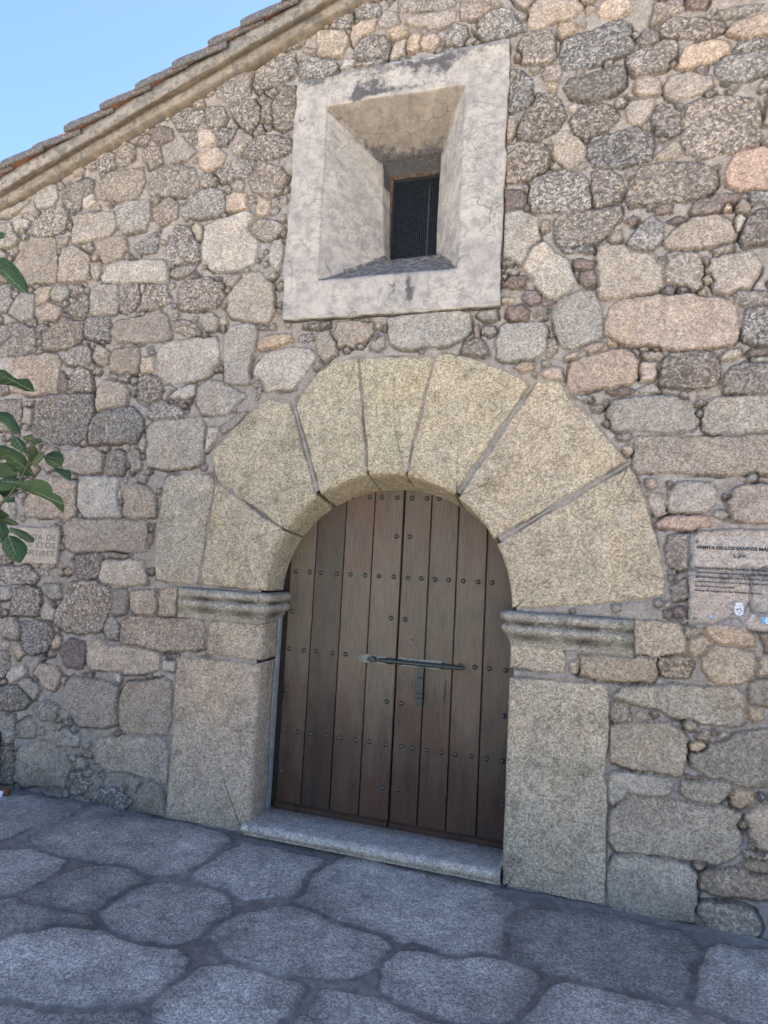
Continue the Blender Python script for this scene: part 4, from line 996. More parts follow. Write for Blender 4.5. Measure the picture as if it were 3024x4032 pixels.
# ---- door: dark frame, two leaves of four planks, studs, bolt
mb = MB()
mb.box(-.80, -.705, D+.012, D+.10, .05, 2.05); mb.box(.742, .80, D+.012, D+.10, .05, 2.05); mb.box(-.80, .80, D+.05, D+.10, .055, 2.15)
mb.build('door_frame', simple('dark_frame_wood', (.018, .014, .011), (.035, .028, .022), 40, .8), chapel)
def top_of(x): return ZC+.70*math.sqrt(max(0, 1-(x/.79)**2))+.02
def plank(mb, x0, x1, att, val):
    g = .0028; n = 6; y0, y1 = D, D+.035; xa, xb = x0+g, x1-g
    xsn = [xa+(xb-xa)*k/n for k in range(n+1)]; base = len(mb.v)
    vs = []
    for k, x in enumerate(xsn):
        e = (k == 0 or k == n); yy = y0+(.004 if e else 0)
        vs += [(x, yy, .074), (x, yy, top_of(x))]
    # thin chamfer columns
    vs2 = [(xa, y1, .074), (xa, y1, top_of(xa)), (xb, y1, .074), (xb, y1, top_of(xb))]
    fs = [(2*k, 2*k+2, 2*k+3, 2*k+1) for k in range(n)]; o = len(vs)
    fs += [(o, 0, 1, o+1), (2*n, o+2, o+3, 2*n+1), (0, o, o+2, 2*n)]
    # insert chamfer: shift second and last-but-one columns to the edges
    vs[2] = (xa+.004, y0, .074); vs[3] = (xa+.004, y0, top_of(xa+.004)); vs[2*n-2] = (xb-.004, y0, .074); vs[2*n-1] = (xb-.004, y0, top_of(xb-.004))
    mb.add(vs+vs2, fs); att += [val]*(len(vs)+4)
CH = .0335
LEFTP = [-.702, -.531, -.341, -.155, CH-.003]; RIGHTP = [CH+.003, .205, .373, .547, .742]
STUDS = [(-.299, 2.011), (-.19, 2.011), (-.111, 2.011), (-.011, 2.010), (.08, 2.008), (.174, 2.009), (.249, 2.009), (-.005, 1.773), (.079, 1.774)]
STUDS += [(x, 1.528) for x in (-.656, -.563, -.488, -.374, -.289, -.193, -.105, -.009, .08, .161, .246, .328, .415, .502, .582)]
STUDS += [(-.667, 1.276), (-.012, 1.281), (.075, 1.28)]+[(x, 1.041) for x in (-.672, -.568, -.485, -.378, -.291, .421, .504, .586, .678)]
STUDS += [(-.674, .787), (-.012, .788), (.079, .789), (.678, .788)]+[(x, .542) for x in (-.676, -.574, -.49, -.382, -.299, -.195, -.11, -.004, .089, .156, .242, .33, .413, .504, .592, .678)]
STUDS += [(-.675, .292), (-.01, .293), (.08, .295), (.689, .303)]
stud_me = None
def stud_at(x, z, parent):
    global stud_me
    if stud_me is None:
        mb = MB(); n = 14; vs = [(0, -.0125, 0)]; fs = []
        for j, (r, y) in enumerate(((.006, -.0112), (.0108, -.0078), (.0135, -.002), (.0148, .000), (.0148, .003))):
            vs += [(r*math.cos(2*math.pi*k/n), y, r*math.sin(2*math.pi*k/n)) for k in range(n)]
        for k in range(n): fs.append((0, 1+k, 1+(k+1) % n))
        for j in range(4):
            for k in range(n): fs.append((1+j*n+k, 1+(j+1)*n+k, 1+(j+1)*n+(k+1) % n, 1+j*n+(k+1) % n))
        mb.add(vs, fs); o = mb.build('stud', M_STUD, parent, smooth=True); stud_me = o.data
    else: o = link(bpy.data.objects.new('stud', stud_me), parent)
    o.location = (x, D-.001, z); return o
leaves = []
for P_ in (LEFTP, RIGHTP):
    mb = MB(); att = []
    vals = [random.random() for _ in range(4)]
    for k in range(4): plank(mb, P_[k], P_[k+1], att, vals[k])
    b0 = len(mb.v); x0, x1 = P_[0]+.002, P_[4]-.002
    # bottom rail: sloped weather board
    mb.add([(x0, D-.016, .070), (x1, D-.016, .070), (x1, D-.016, .104), (x0, D-.016, .104), (x0, D+.002, .114), (x1, D+.002, .114), (x0, D+.02, .070), (x1, D+.02, .070)],
           [(0, 1, 2, 3), (3, 2, 5, 4), (0, 6, 7, 1), (0, 3, 4, 6), (1, 7, 5, 2)]); att += [.35]*8
    o = mb.build('door_leaf', M_WOOD, chapel); add_attr(o.data, 'Plank', np.array(att)); leaves.append(o)
for x, z in STUDS: stud_at(x, z, leaves[0] if x < CH else leaves[1])
def scallop(z0, z1, x0, x1, tipleft):
    pts = []; zc_ = (z0+z1)/2; hh = (z1-z0)/2
    for t in np.linspace(0, 1, 9): pts.append((x0+.028*(1-math.sin(math.pi*(.5+abs(t-.5))))*1.0+.006*math.cos(t*24), z0+(z1-z0)*t))
    return pts
mb = MB()        # keeper plate with wavy tip on the left leaf
pts = [(-.022, 1.004), (-.17, 1.005), (-.185, 1.012), (-.196, 1.007), (-.200, 1.020), (-.215, 1.030), (-.200, 1.040), (-.196, 1.053), (-.185, 1.047), (-.17, 1.055), (-.022, 1.053)]
mb.add([(x, D-.004, z) for x, z in pts]+[(x, D+.001, z) for x, z in pts], [tuple(range(10, -1, -1))]+[(i, (i+1) % 11, 11+(i+1) % 11, 11+i) for i in range(11)])
mb.build('keeper_plate', M_PLATE, leaves[0])
mb = MB(); mb.tube([(-.113, D+.0, 1.029), (-.113, D-.026, 1.029)], [.021, .019], 14); mb.tube([(-.14, D-.016, 1.029), (-.088, D-.016, 1.029)], .0125, 12)
mb.build('bolt_staple', M_IRON, leaves[0], smooth=False)
mb = MB(); mb.tube([(-.03, D-.016, 1.0285), (-.02, D-.016, 1.0285), (-.02, D-.016, 1.029), (.012, D-.016, 1.029)], [.0165, .0165, .0175, .0175], 12); mb.build('bolt_collar', M_IRON, leaves[0], smooth=False)
mb = MB(); mb.box(.045, .315, D-.004, D+.001, 1.006, 1.056); mb.build('bolt_plate', M_PLATE, leaves[1])
mb = MB(); mb.tube([(-.072, D-.018, 1.029), (-.068, D-.018, 1.029), (-.02, D-.018, 1.0292), (-.02, D-.018, 1.0292), (.43, D-.018, 1.0305), (.443, D-.018, 1.0305)], [.008, .011, .0115, .0128, .0128, .009], 12)
mb.tube([(.058, D-.017, 1.029), (.072, D-.017, 1.029)], .0175, 12); mb.tube([(.308, D-.017, 1.030), (.322, D-.017, 1.030)], .0175, 12); mb.tube([(.322, D-.017, 1.030), (.36, D-.017, 1.030)], .0145, 12)
mb.build('bolt', M_IRON, leaves[1], smooth=False)
mb = MB()
hp = [(.158, 1.022), (.170, 1.012), (.172, .96), (.1725, .80), (.176, .790), (.204, .790), (.208, .80), (.2065, .96), (.2085, 1.010), (.222, 1.020)]
mb.add([(x, D-.022, z) for x, z in hp]+[(x, D-.004, z) for x, z in hp], [tuple(range(10))]+[(i, 10+i, 10+(i+1) % 10, (i+1) % 10) for i in range(10)])
for z in (.835, .862, .951): mb.tube([(.176, D-.023, z), (.205, D-.023, z)], .004, 8)
mb.build('hasp', M_IRON, leaves[1])
mb = MB(); mb.tube([(.066, D-.004, .667), (.066, D+.002, .667)], .0085, 12); mb.box(.0645, .0675, D-.006, D, .675, .690); mb.build('keyhole', M_IRON, leaves[1])
mb = MB(); rr = random.Random(3); pts = []
sm = [(.095, 1.215), (.112, 1.222), (.116, 1.20), (.130, 1.185), (.128, 1.165), (.146, 1.15), (.150, 1.12), (.166, 1.095), (.170, 1.060), (.160, 1.07), (.150, 1.10), (.138, 1.112), (.134, 1.135), (.120, 1.14), (.118, 1.165), (.108, 1.175), (.106, 1.195)]
mb.add([(x+rr.uniform(-.003, .003), D-.0022, z) for x, z in sm], [tuple(range(len(sm)-1, -1, -1))]); mb.v = [(v[0], v[1], v[2]) for v in mb.v]; mb.build('paint_smear', M_SMEAR, leaves[1])
# ---- window: plastered frame and funnel, frame, wire mesh
def side_pts(qd, n):
    out = []
    for i in range(4):
        a, b = qd[i], qd[(i+1) % 4]
        for k in range(n): out.append((a[0]+(b[0]-a[0])*k/n, a[1]+(b[1]-a[1])*k/n))
    return out
Q_out = [(-.722, 3.057), (.605, 3.05), (.608, 4.613), (-.718, 4.609)]; Q_in = [(-.498, 3.29), (.363, 3.285), (.362, 4.39), (-.507, 4.41)]
Q_bk = [(-.188, 3.548), (.151, 3.549), (.149, 4.225), (-.236, 4.221)]; Q_g = [(-.182, 3.60), (.145, 3.60), (.140, 4.165), (-.205, 4.160)]
n = 56; rings = []
for a, b, ya, yb, m_ in ((Q_out, Q_out, .03, -.028, 3), (Q_out, Q_in, -.032, -.03, 14), (Q_in, Q_bk, -.028, .30, 26), (Q_bk, Q_g, .302, .41, 8)):
    A_, B_ = side_pts(a, n), side_pts(b, n)
    for j in range(m_+1):
        t = j/m_; y = ya+(yb-ya)*t
        if rings and j == 0 and a is not Q_out: y = ya
        rings.append([(p[0]+(q_[0]-p[0])*t, y, p[1]+(q_[1]-p[1])*t) for p, q_ in zip(A_, B_)])
PR = np.array(rings); h_, w_, _ = PR.shape
nx = fbm(PR[..., 0]*7, PR[..., 2]*7+PR[..., 1]*9, 70); ny = fbm(PR[..., 0]*7+31, PR[..., 2]*7+PR[..., 1]*9, 72)
edge = np.zeros((h_, 1)); edge[:5] = 1
cc = np.array([-.055, 0, 3.83]); PR[..., 0] += .0035*nx+edge*.013*fbm(PR[..., 0]*11, PR[..., 2]*11, 75); PR[..., 2] += .0035*ny+edge*.013*fbm(PR[..., 0]*11+9, PR[..., 2]*11, 76); PR[..., 1] += .007*nx+.002*fbm(PR[..., 0]*25, PR[..., 2]*25, 78)
PR = np.concatenate([PR, PR[:, :1]], 1); 
x_, y_, z_ = PR[..., 0], PR[..., 1], PR[..., 2]
funnel, used = grid_mesh('window_surround', x_, y_, z_, np.ones((PR.shape[0]-1, PR.shape[1]-1), bool), M_PLASTER, chapel, smooth=False)
depth = np.clip((y_+.02)/.30, 0, 1); inF = y_ > -.02
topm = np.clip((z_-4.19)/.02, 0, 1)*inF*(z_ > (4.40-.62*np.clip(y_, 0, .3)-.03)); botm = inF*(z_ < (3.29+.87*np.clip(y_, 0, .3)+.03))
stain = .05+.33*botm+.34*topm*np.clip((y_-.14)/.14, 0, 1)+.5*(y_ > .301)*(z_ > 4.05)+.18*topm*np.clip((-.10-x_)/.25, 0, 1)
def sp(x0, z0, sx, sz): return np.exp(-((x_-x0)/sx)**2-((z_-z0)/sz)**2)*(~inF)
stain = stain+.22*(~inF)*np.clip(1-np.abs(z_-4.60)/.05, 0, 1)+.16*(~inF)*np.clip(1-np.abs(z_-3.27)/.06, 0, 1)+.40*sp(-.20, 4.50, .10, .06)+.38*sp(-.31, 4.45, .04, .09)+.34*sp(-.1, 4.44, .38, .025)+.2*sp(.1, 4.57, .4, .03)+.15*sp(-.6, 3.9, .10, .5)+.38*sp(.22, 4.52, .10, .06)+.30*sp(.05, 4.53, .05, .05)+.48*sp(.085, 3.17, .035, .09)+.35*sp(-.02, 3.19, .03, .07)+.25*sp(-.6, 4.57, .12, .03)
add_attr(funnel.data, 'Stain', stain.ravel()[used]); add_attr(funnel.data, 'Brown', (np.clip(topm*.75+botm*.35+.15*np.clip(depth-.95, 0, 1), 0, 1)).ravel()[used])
mb = MB(); mb.box(-.215, -.187, .385, .43, 3.56, 4.20); mb.box(-.187, .15, .392, .43, 4.145, 4.20); mb.box(-.187, .15, .392, .43, 3.57, 3.595); mb.build('window_frame', M_RUST, chapel)
mb = MB()
for k in range(25): x = -.185+k*.0133; mb.box(x-.0009, x+.0009, .399, .401, 3.59, 4.15)
for k in range(43): z = 3.597+k*.0133; mb.box(-.187, .135, .4012, .4030, z-.0009, z+.0009)
mb.build('wire_mesh', M_WIRE, chapel)
mb = MB(); mb.box(.012, .024, .55, .562, 3.5, 4.2); mb.build('window_bar', M_RUST, chapel)
mb = MB(); a, b_, c_, d_, e, f = -.4, .4, .435, 1.2, 3.4, 4.4
mb.add([(a, c_, e), (b_, c_, e), (b_, c_, f), (a, c_, f), (a, d_, e), (b_, d_, e), (b_, d_, f), (a, d_, f)], [(4, 7, 6, 5), (0, 1, 5, 4), (1, 2, 6, 5), (2, 3, 7, 6), (3, 0, 4, 7)])
mb.box(a-.05, b_+.05, d_+.01, d_+.06, e-.05, f+.05); mb.build('window_interior', M_DARK, chapel)
# ---- raking cornice
SL = math.atan(.358); cs, sn = math.cos(SL), math.sin(SL)
prof = [(.03, -.012, .9), (-.006, -.012, .9), (-.028, -.006, .9), (-.044, .000, .8), (-.053, .010, .3), (-.054, .022, .05), (-.054, .046, .0), (-.056, .052, .3), (-.066, .052, 1), (-.078, .046, 1), (-.092, .042, 1), (-.108, .040, .9), (-.118, .040, .6), (-.122, .046, .1), (-.122, .10, 0), (-.121, .146, 0), (-.10, .152, 0), (.2, .152, 0)]
def rake(x0, x1, nseg, sgn, name='cornice'):
    X_ = np.zeros((nseg+1, len(prof))); Y_ = X_.copy(); Z_ = X_.copy(); B_ = X_.copy()
    for i in range(nseg+1):
        x = x0+(x1-x0)*i/nseg
        for j, (y, r, bnd) in enumerate(prof):
            X_[i, j] = x; Y_[i, j] = y; Z_[i, j] = float(gable(x))+r; B_[i, j] = bnd
    nz_ = fbm(X_*6, Y_*20+Z_*0, 90); n2 = fbm(X_*30, Y_*60, 92)
    Y_ += .004*nz_+.0035*n2; Z_ += .007*fbm(X_*4, Y_*30, 94)+.003*n2
    o, used = grid_mesh(name, X_, Y_, Z_, np.ones((nseg, len(prof)-1), bool), M_CORNICE, chapel, smooth=False, flip=True)
    add_attr(o.data, 'Band', B_.ravel()[used]); return o
rake(XMIN-.3, .55, 420, 1); rake(.55, XMAX+.3, 60, -1)
# ---- roof: field of barrel tiles, red under-course, overlapping verge tiles
def roofsheet(x0, x1, name):
    u = np.linspace(x0, x1, 120); vv = np.arange(.05, 9.3, .025); U, V_ = np.meshgrid(u, vv)
    Z_ = gable(U)+.20+.035*np.abs(np.sin(V_*math.pi/.21))+.012*(((U-x0)/.28) % 1)
    return grid_mesh(name, U, V_, Z_, np.ones((len(vv)-1, len(u)-1), bool), M_TILE, chapel)[0]
roofsheet(XMIN-.3, .55, 'roof'); roofsheet(.55, XMAX+.3, 'roof')
def half_tile(x, s_, seed, mesh_cache={}):
    """one barrel tile laid along the rake, open side down; nose at its lower end"""
    rr = random.Random(seed); Ltile, r0, r1 = .40, .098, .078; n = 12; mrows = 8; vs = []; fs = []
    for i in range(mrows+1):
        t = i/mrows; l = t*Ltile; r = r0+(r1-r0)*t
        nose = .010*math.exp(-t*18)
        for k in range(n+1):
            a = math.pi*(k/n)*1.06-.03*math.pi
            yy = -math.cos(a)*(r-nose*.3)-.076; up = math.sin(a)*(r-nose)*1.0+rr.uniform(-.0015, .0015)
            vs.append((l, yy, up))
    for i in range(mrows):
        for k in range(n): fs.append((i*(n+1)+k, i*(n+1)+k+1, (i+1)*(n+1)+k+1, (i+1)*(n+1)+k))
    mb = MB(); N0 = len(vs); th = .014
    inner = [(v[0], -.076+(v[1]+.076)*(1-th/.08), v[2]*(1-th/.08)-.002) for v in vs]
    fs2 = [tuple(reversed([q+N0 for q in f])) for f in fs]
    rim = [(k, N0+k, N0+k+1, k+1) for k in range(n)]+[(i*(n+1), (i+1)*(n+1), N0+(i+1)*(n+1), N0+i*(n+1)) for i in range(mrows)]+[(i*(n+1)+n, N0+i*(n+1)+n, N0+(i+1)*(n+1)+n, (i+1)*(n+1)+n) for i in range(mrows)]
    mb.add(vs+inner, [f[::-1] for f in fs]+[f[::-1] for f in fs2]+rim)
    o = mb.build('verge_tile', M_TILE, chapel, smooth=False)
    tilt = SL*s_-.10*s_
    o.rotation_euler = (rr.uniform(-.09, .09), -tilt+rr.uniform(-.02, .02), rr.uniform(-.03, .03))
    if s_ < 0: o.rotation_euler = (rr.uniform(-.05, .05), SL-.10, 0); o.scale = (-1, 1, 1)
    o.location = (x, rr.uniform(-.014, .014), float(gable(x))+.162+rr.uniform(-.008, .010)); return o
xt = -2.702
NOSES = [-5.55, -5.27, -4.99, -4.71, -4.42, -4.13, -3.85, -3.56, -3.27, -2.985, -2.702, -2.43, -2.133, -1.853, -1.573, -1.319, -1.076, -.80, -.52, -.24, .04, .27]
for i, x in enumerate(NOSES): half_tile(x, 1, 100+i)
for i in range(12): half_tile(.62+.28*(i+1)+.1, -1, 200+i)
for i, x in enumerate(NOSES[:-1]):
    mb = MB(); x0, x1 = x-.06, x+.245; z0, z1 = float(gable(x0))+.154, float(gable(x1))+.154; r = random.Random(i); th = r.uniform(.008, .014); yo = -.148+r.uniform(-.006, .006)
    mb.add([(x0, yo, z0), (x1, yo, z1), (x1, .06, z1), (x0, .06, z0), (x0, yo, z0+th), (x1, yo, z1+th-.006), (x1, .06, z1+th), (x0, .06, z0+th)],
           [(0, 3, 2, 1), (4, 5, 6, 7), (0, 1, 5, 4), (1, 2, 6, 5), (2, 3, 7, 6), (3, 0, 4, 7)])
    mb.build('under_tile', M_CLAY, chapel)
# ---------------------------------------------------------------- signs on the wall
def text_mesh(name, s_, size, loc, m, parent, extrude=.0004, align='LEFT', bold=0.0, sx=1.0):
    cu = bpy.data.curves.new(name, 'FONT'); cu.body = s_; cu.size = size; cu.extrude = extrude; cu.align_x = align; cu.offset = bold; cu.resolution_u = 3
    o = bpy.data.objects.new('tmp', cu); S.collection.objects.link(o); bpy.context.view_layer.update()
    me = bpy.data.meshes.new_from_object(o.evaluated_get(bpy.context.evaluated_depsgraph_get())); bpy.data.objects.remove(o)
    me.materials.clear(); me.materials.append(m); me.name = name
    ob = link(bpy.data.objects.new(name, me), parent); ob.location = loc; ob.rotation_euler = (math.pi/2, 0, 0); ob.scale = (sx, 1, 1); return ob
pl = thing('stone_plaque', 'small carved granite plaque reading ERMITA DE LOS STOS MARTIRES, half hidden by fig leaves', 'plaque', (-2.47, -.012, 1.487))
mb = MB(); mb.box(-.185, .186, -.014, .012, 0, .238, bev=.003); o = mb.build('slab', M_BLOCK, pl); const_attr(o, (.39, .345, .285), .5); o.data.materials[0] = granite('plaque_granite', (.40, .35, .29), .35, .7)
M_CARVE = simple('carved_letter', (.15, .132, .112), (.21, .185, .155), 60, .9)
for t_, z_, xe, wid in (('ERMITA', .158, .055, .205), ('DE', .158, .173, .082), ('LOS', .105, -.032, .095), ('STOS', .105, .172, .170), ('MARTIRES', .050, .168, .315)):
    o = text_mesh('lettering', t_, .050, (xe, -.0145, z_), M_CARVE, pl, .0005, 'RIGHT', .0006)
    w_ = max(v.co.x for v in o.data.vertices)-min(v.co.x for v in o.data.vertices); o.scale = (wid/w_, 1, 1)
sg = thing('information_sign', 'clear acrylic information sign with black text, screwed to the wall right of the arch', 'sign', (1.573, -.035, 1.384))
def glass_mat():
    m, nt, b = mat('clear_acrylic')
    b.inputs['Base Color'].default_value = (.93, .95, .97, 1); b.inputs['Roughness'].default_value = .18; b.inputs['Alpha'].default_value = .055
    b.inputs['Specular IOR Level'].default_value = .6; return m
mb = MB(); mb.box(0, .43, -.003, .003, 0, .438, bev=.001); mb.build('panel', glass_mat(), sg)
SW = .43
text_mesh('title', 'ERMITA DE LOS SANTOS MÁRTIRES', .0215, (.031, -.0042, .372), M_BLACK, sg, .0002, 'LEFT', .0009)
o = sg.children[-1]; w_ = max(v.co.x for v in o.data.vertices)-min(v.co.x for v in o.data.vertices); o.scale = (.372/w_, 1, 1)
text_mesh('title', 'S. XVI', .0215, (.217, -.0042, .335), M_BLACK, sg, .0002, 'CENTER', .0009)
BODY = ['Situado en el Cordel de Aliseda. Se trata del edificio religioso con las', 'trazas arquitectónicas más antiguas de la localidad. Ha sufrido varias', 'reformas. Tuvo una techumbre original en estructura de madera que', 'posteriormente se sustituyó por la bóveda de medio cañón',
        'que observamos en la actualidad.', 'Alberga las imágenes de San Sebastián y San Juan.']
for i, t_ in enumerate(BODY):
    o = text_mesh('body_text', t_, .0122, (.026, -.0042, .277-i*.0218), M_BLACK, sg, .0002, 'LEFT', .00045)
    w_ = max(v.co.x for v in o.data.vertices); 
    o.scale = (.290/w_ if i == 5 else 1.06, 1, 1)
for x, z in ((.034, .407), (.031, .036), (.40, .407), (.40, .036)):
    mb = MB(); mb.tube([(0, .02, 0), (0, -.0065, 0)], .0078, 14); o = mb.build('fixing_screw', M_STUD, sg); o.location = (x, 0, z)
# crest: crown over a shield with a castle
mb = MB(); cx, cz = .217, .083
sh = [(-.0185, .026), (.0185, .026), (.0185, -.002), (.014, -.014), (0, -.020), (-.014, -.014), (-.0185, -.002)]
def flat(mb, pts, y, m=0): mb.add([(x, y, z) for x, z in pts], [tuple(range(len(pts)))], m)
flat(mb, [(cx+x, cz+z) for x, z in sh[::-1]], -.0042, 0)
cr = [(-.018, .043), (-.012, .037), (-.006, .045), (0, .038), (.006, .045), (.012, .037), (.018, .043), (.013, .028), (-.013, .028)]
flat(mb, [(cx+x, cz+z) for x, z in cr], -.0042, 0)
for x0, x1, z0, z1 in ((-.013, -.007, .005, .012), (-.006, .001, .007, .014), (.004, .008, .009, .020), (.008, .013, .001, .008), (-.008, -.005, -.004, .002), (.004, .007, -.004, .002)):
    flat(mb, [(cx+x0, cz+z0), (cx+x1, cz+z0), (cx+x1, cz+z1), (cx+x0, cz+z1)], -.0046, 1)
flat(mb, [(cx-.003, cz-.015), (cx+.003, cz-.015), (cx+.003, cz-.004), (cx-.003, cz-.004)], -.0046, 2)
mb.build('crest', [M_WHITE, M_BLACK, M_BLUE], sg)
mb = MB(); x0, z0 = .314, .034
flat(mb, [(x0, z0), (x0+.030, z0), (x0+.030, z0+.030), (x0, z0+.030)], -.0042, 1); flat(mb, [(x0+.015, z0), (x0+.030, z0), (x0+.030, z0+.030), (x0+.015, z0+.030)], -.0045, 0)
flat(mb, [(x0+.008+.008*math.cos(a)*1.0+.007, z0+.015+.011*math.sin(a)) for a in np.linspace(0, 2*math.pi, 16)[:-1]], -.0048, 1); flat(mb, [(x0+.015+.005*math.cos(a), z0+.015+.007*math.sin(a)) for a in np.linspace(0, 2*math.pi, 12)[:-1]], -.0051, 0)
mb.build('logo_square', [M_WHITE, M_BLUE], sg)
mb = MB(); x0, z0 = .088, .040
flat(mb, [(x0, z0+.018), (x0+.006, z0+.016), (x0+.012, z0+.017), (x0+.016, z0+.008), (x0+.014, z0), (x0+.010, z0+.004), (x0+.004, z0+.008)], -.0042, 1); flat(mb, [(x0+.005, z0+.008), (x0+.012, z0+.009), (x0+.011, z0+.014)], -.0045, 0)
mb.build('logo_bird', [M_WHITE, M_BLUE], sg)
# ---------------------------------------------------------------- fig tree at the left
fig = thing('fig_tree', 'fig tree with broad dark green lobed leaves reaching in from the left edge', 'tree', (-1.75, -1.35, 0))
off = Vector((1.75, 1.35, 0)); LV = parse(LEAVES.replace('\n', '\nx ').replace('\nx \n', '\n') if False else '\n'.join('x '+l for l in LEAVES.strip().splitlines()))
C0 = Vector((1.1086, -3.45, 1.6))
mb = MB(); YOUNG = {5, 13, 15, 17, 18, 20}
def leaf_geo(mb, pts, m, vein=True):
    P = [Vector(p)+off for p in pts]; c = sum(P, Vector())/len(P); view = (c-off-C0).normalized(); n = len(P)
    # centre ridge raised, rim slightly dropped; two faces thick
    far = max(P, key=lambda q: (q-c).length); op = max(P, key=lambda q: (q-far).length)
    ax = (far-op).normalized()
    def mid(q): return op+ax*(q-op).dot(ax)
    V1 = [q+view*random.uniform(-.002, .006) for q in P]; V2 = [mid(q)*.55+q*.45-view*.010 for q in P]; cm = mid(c)-view*.012
    vs = V1+V2+[cm]; fs = []
    for i in range(n):
        j = (i+1) % n; fs.append((i, j, n+j, n+i)); fs.append((n+i, n+j, 2*n))
    mb.add(vs, fs, m); mb.add([v+view*.0012 for v in vs], [f[::-1] for f in fs], m)
    if vein:
        mb.tube([op-view*.0125, cm-view*.0015, far-view*.004], [.0013, .0011, .0004], 5, 2)
        side = ax.cross(view).normalized(); l = (far-op).length
        for k in (.3, .48, .66):
            for s_ in (-1, 1):
                a = op+ax*l*k; e = a+ax*l*.14+side*s_*l*.17
                mb.tube([a-view*.0115, e-view*.0075], [.0009, .0004], 4, 2)
for i, (c, p) in enumerate(LV): leaf_geo(mb, p, 1 if i in YOUNG else 0, vein=i in (0, 2, 6, 7, 10, 14, 16, 9, 4))
BR = [[(-1.72, -1.36, 0), (-1.70, -1.38, .5), (-1.62, -1.42, 1.0), (-1.45, -1.50, 1.35), (-1.20, -1.60, 1.55), (-1.033, -1.639, 1.675), (-.981, -1.628, 1.748), (-.948, -1.62, 1.783), (-.888, -1.603, 1.804)],
      [(-.948, -1.62, 1.783), (-.911, -1.614, 1.842), (-.886, -1.611, 1.9), (-.88, -1.614, 1.966)], [(-.886, -1.611, 1.9), (-.833, -1.596, 1.936), (-.76, -1.572, 1.926)],
      [(-1.20, -1.60, 1.55), (-1.034, -1.64, 1.66), (-.961, -1.613, 1.651), (-.951, -1.609, 1.633)], [(-1.45, -1.5, 1.35), (-1.42, -1.56, 1.8), (-1.32, -1.6, 2.1), (-1.16, -1.62, 2.30), (-1.02, -1.62, 2.40)],
      [(-1.62, -1.42, 1.0), (-1.9, -1.5, 1.6), (-2.0, -1.6, 2.3)], [(-1.42, -1.56, 1.8), (-1.5, -1.7, 2.5)], [(-1.32, -1.6, 2.1), (-1.15, -1.62, 2.0), (-1.06, -1.63, 1.93)]]
RD = [[.06, .05, .04, .03, .018, .010, .007, .005, .003], [.005, .004, .003, .002], [.004, .003, .002], [.012, .006, .004, .002], [.026, .018, .012, .008, .004], [.04, .028, .014], [.018, .008], [.008, .004, .002]]
tb = MB()
tb.tube([Vector(p)+off for p in BR[0][:5]], RD[0][:5], 12, 0); tb.build('trunk', M_BARK, fig, smooth=True)
tb = MB()
tb.tube([Vector(p)+off for p in BR[0][4:]], RD[0][4:], 8, 1)
for p, r in list(zip(BR, RD))[1:]: tb.tube([Vector(q)+off for q in p], r, 8, 0 if r[0] > .01 else 1)
tb.build('branch', [M_BARK, M_TWIG], fig, smooth=True)
# the rest of the crown, outside the picture
for k in range(230):
    b = random.choice(BR[4:7]+[BR[0][3:5]]); t = random.random(); i = min(len(b)-2, int(t*(len(b)-1))); a = Vector(b[i]).lerp(Vector(b[i+1]), random.random())
    c = a+Vector((random.uniform(-.42, .05), random.uniform(-.38, .38), random.uniform(-.22, .3)))
    rel = c-C0
    if rel.dot(Vector(F_)) > 0 and rel.dot(Vector(R_))/rel.dot(Vector(F_)) > -.685 and not (rel.dot(Vector(R_))/rel.dot(Vector(F_)) < -.578 and 1.66 < c.z < 1.93): continue
    s_ = random.uniform(.07, .12); ax = Vector((random.uniform(-1, 1), random.uniform(-1, 1), random.uniform(-.9, .1))).normalized(); sd = ax.orthogonal().normalized()
    sd = Matrix.Rotation(random.random()*6.28, 3, ax) @ sd
    out = [(-1, .0), (-.75, .42), (-.35, .62), (-.1, .45), (.25, .62), (.45, .38), (1.05, 0), (.45, -.38), (.25, -.62), (-.1, -.45), (-.35, -.62), (-.75, -.42)]
    leaf_geo(mb, [c+ax*u*s_+sd*v_*s_ for u, v_ in out], random.choice((0, 0, 0, 1)), False)
mb.build('foliage', [M_LEAF, M_LEAF2, M_VEIN], fig)
# ---------------------------------------------------------------- pavement
flags = parse(FLAGS)
gx = axis([(-5.5, -3.6, .03), (-3.6, 2.6, .0085), (2.6, 5.5, .03)]); gy = axis([(-6.0, -1.9, .03), (-1.9, .03, .0085)])
PX, PY = np.meshgrid(gx, gy)
fx = PX+.028*fbm(PX*4, PY*4, 60)+.012*fbm(PX*16, PY*16, 61)+.005*fbm(PX*60, PY*60, 64); fy = PY+.028*fbm(PX*4, PY*4, 62)+.012*fbm(PX*16, PY*16, 63)+.005*fbm(PX*60, PY*60, 59)
FBB = [(min(q[0] for q in p), max(q[0] for q in p), min(q[1] for q in p), max(q[1] for q in p), p) for c, p in flags]
for r0, r1, t in ((.24, .38, 700), (.13, .24, 900), (.07, .13, 900)):
    for _ in range(t):
        x, y = random.uniform(-5.4, 5.4), random.uniform(-5.9, -.12)
        dd = min(dist_all(x, y, FBB, r1+.05), -y)
        if dd < r0+.025: continue
        r = min(r1, dd-.025); p = blob(x, y, r*1.05, r/random.uniform(1, 1.3), random.uniform(0, 3)); flags.append((random.choice('lgdn'), p))
        FBB.append((min(q[0] for q in p), max(q[0] for q in p), min(q[1] for q in p), max(q[1] for q in p), p))
FT = {'l': (.45, .425, .385), 'g': (.38, .358, .325), 'd': (.315, .298, .272), 'n': (.345, .325, .295)}
JC = np.array((.232, .218, .20))
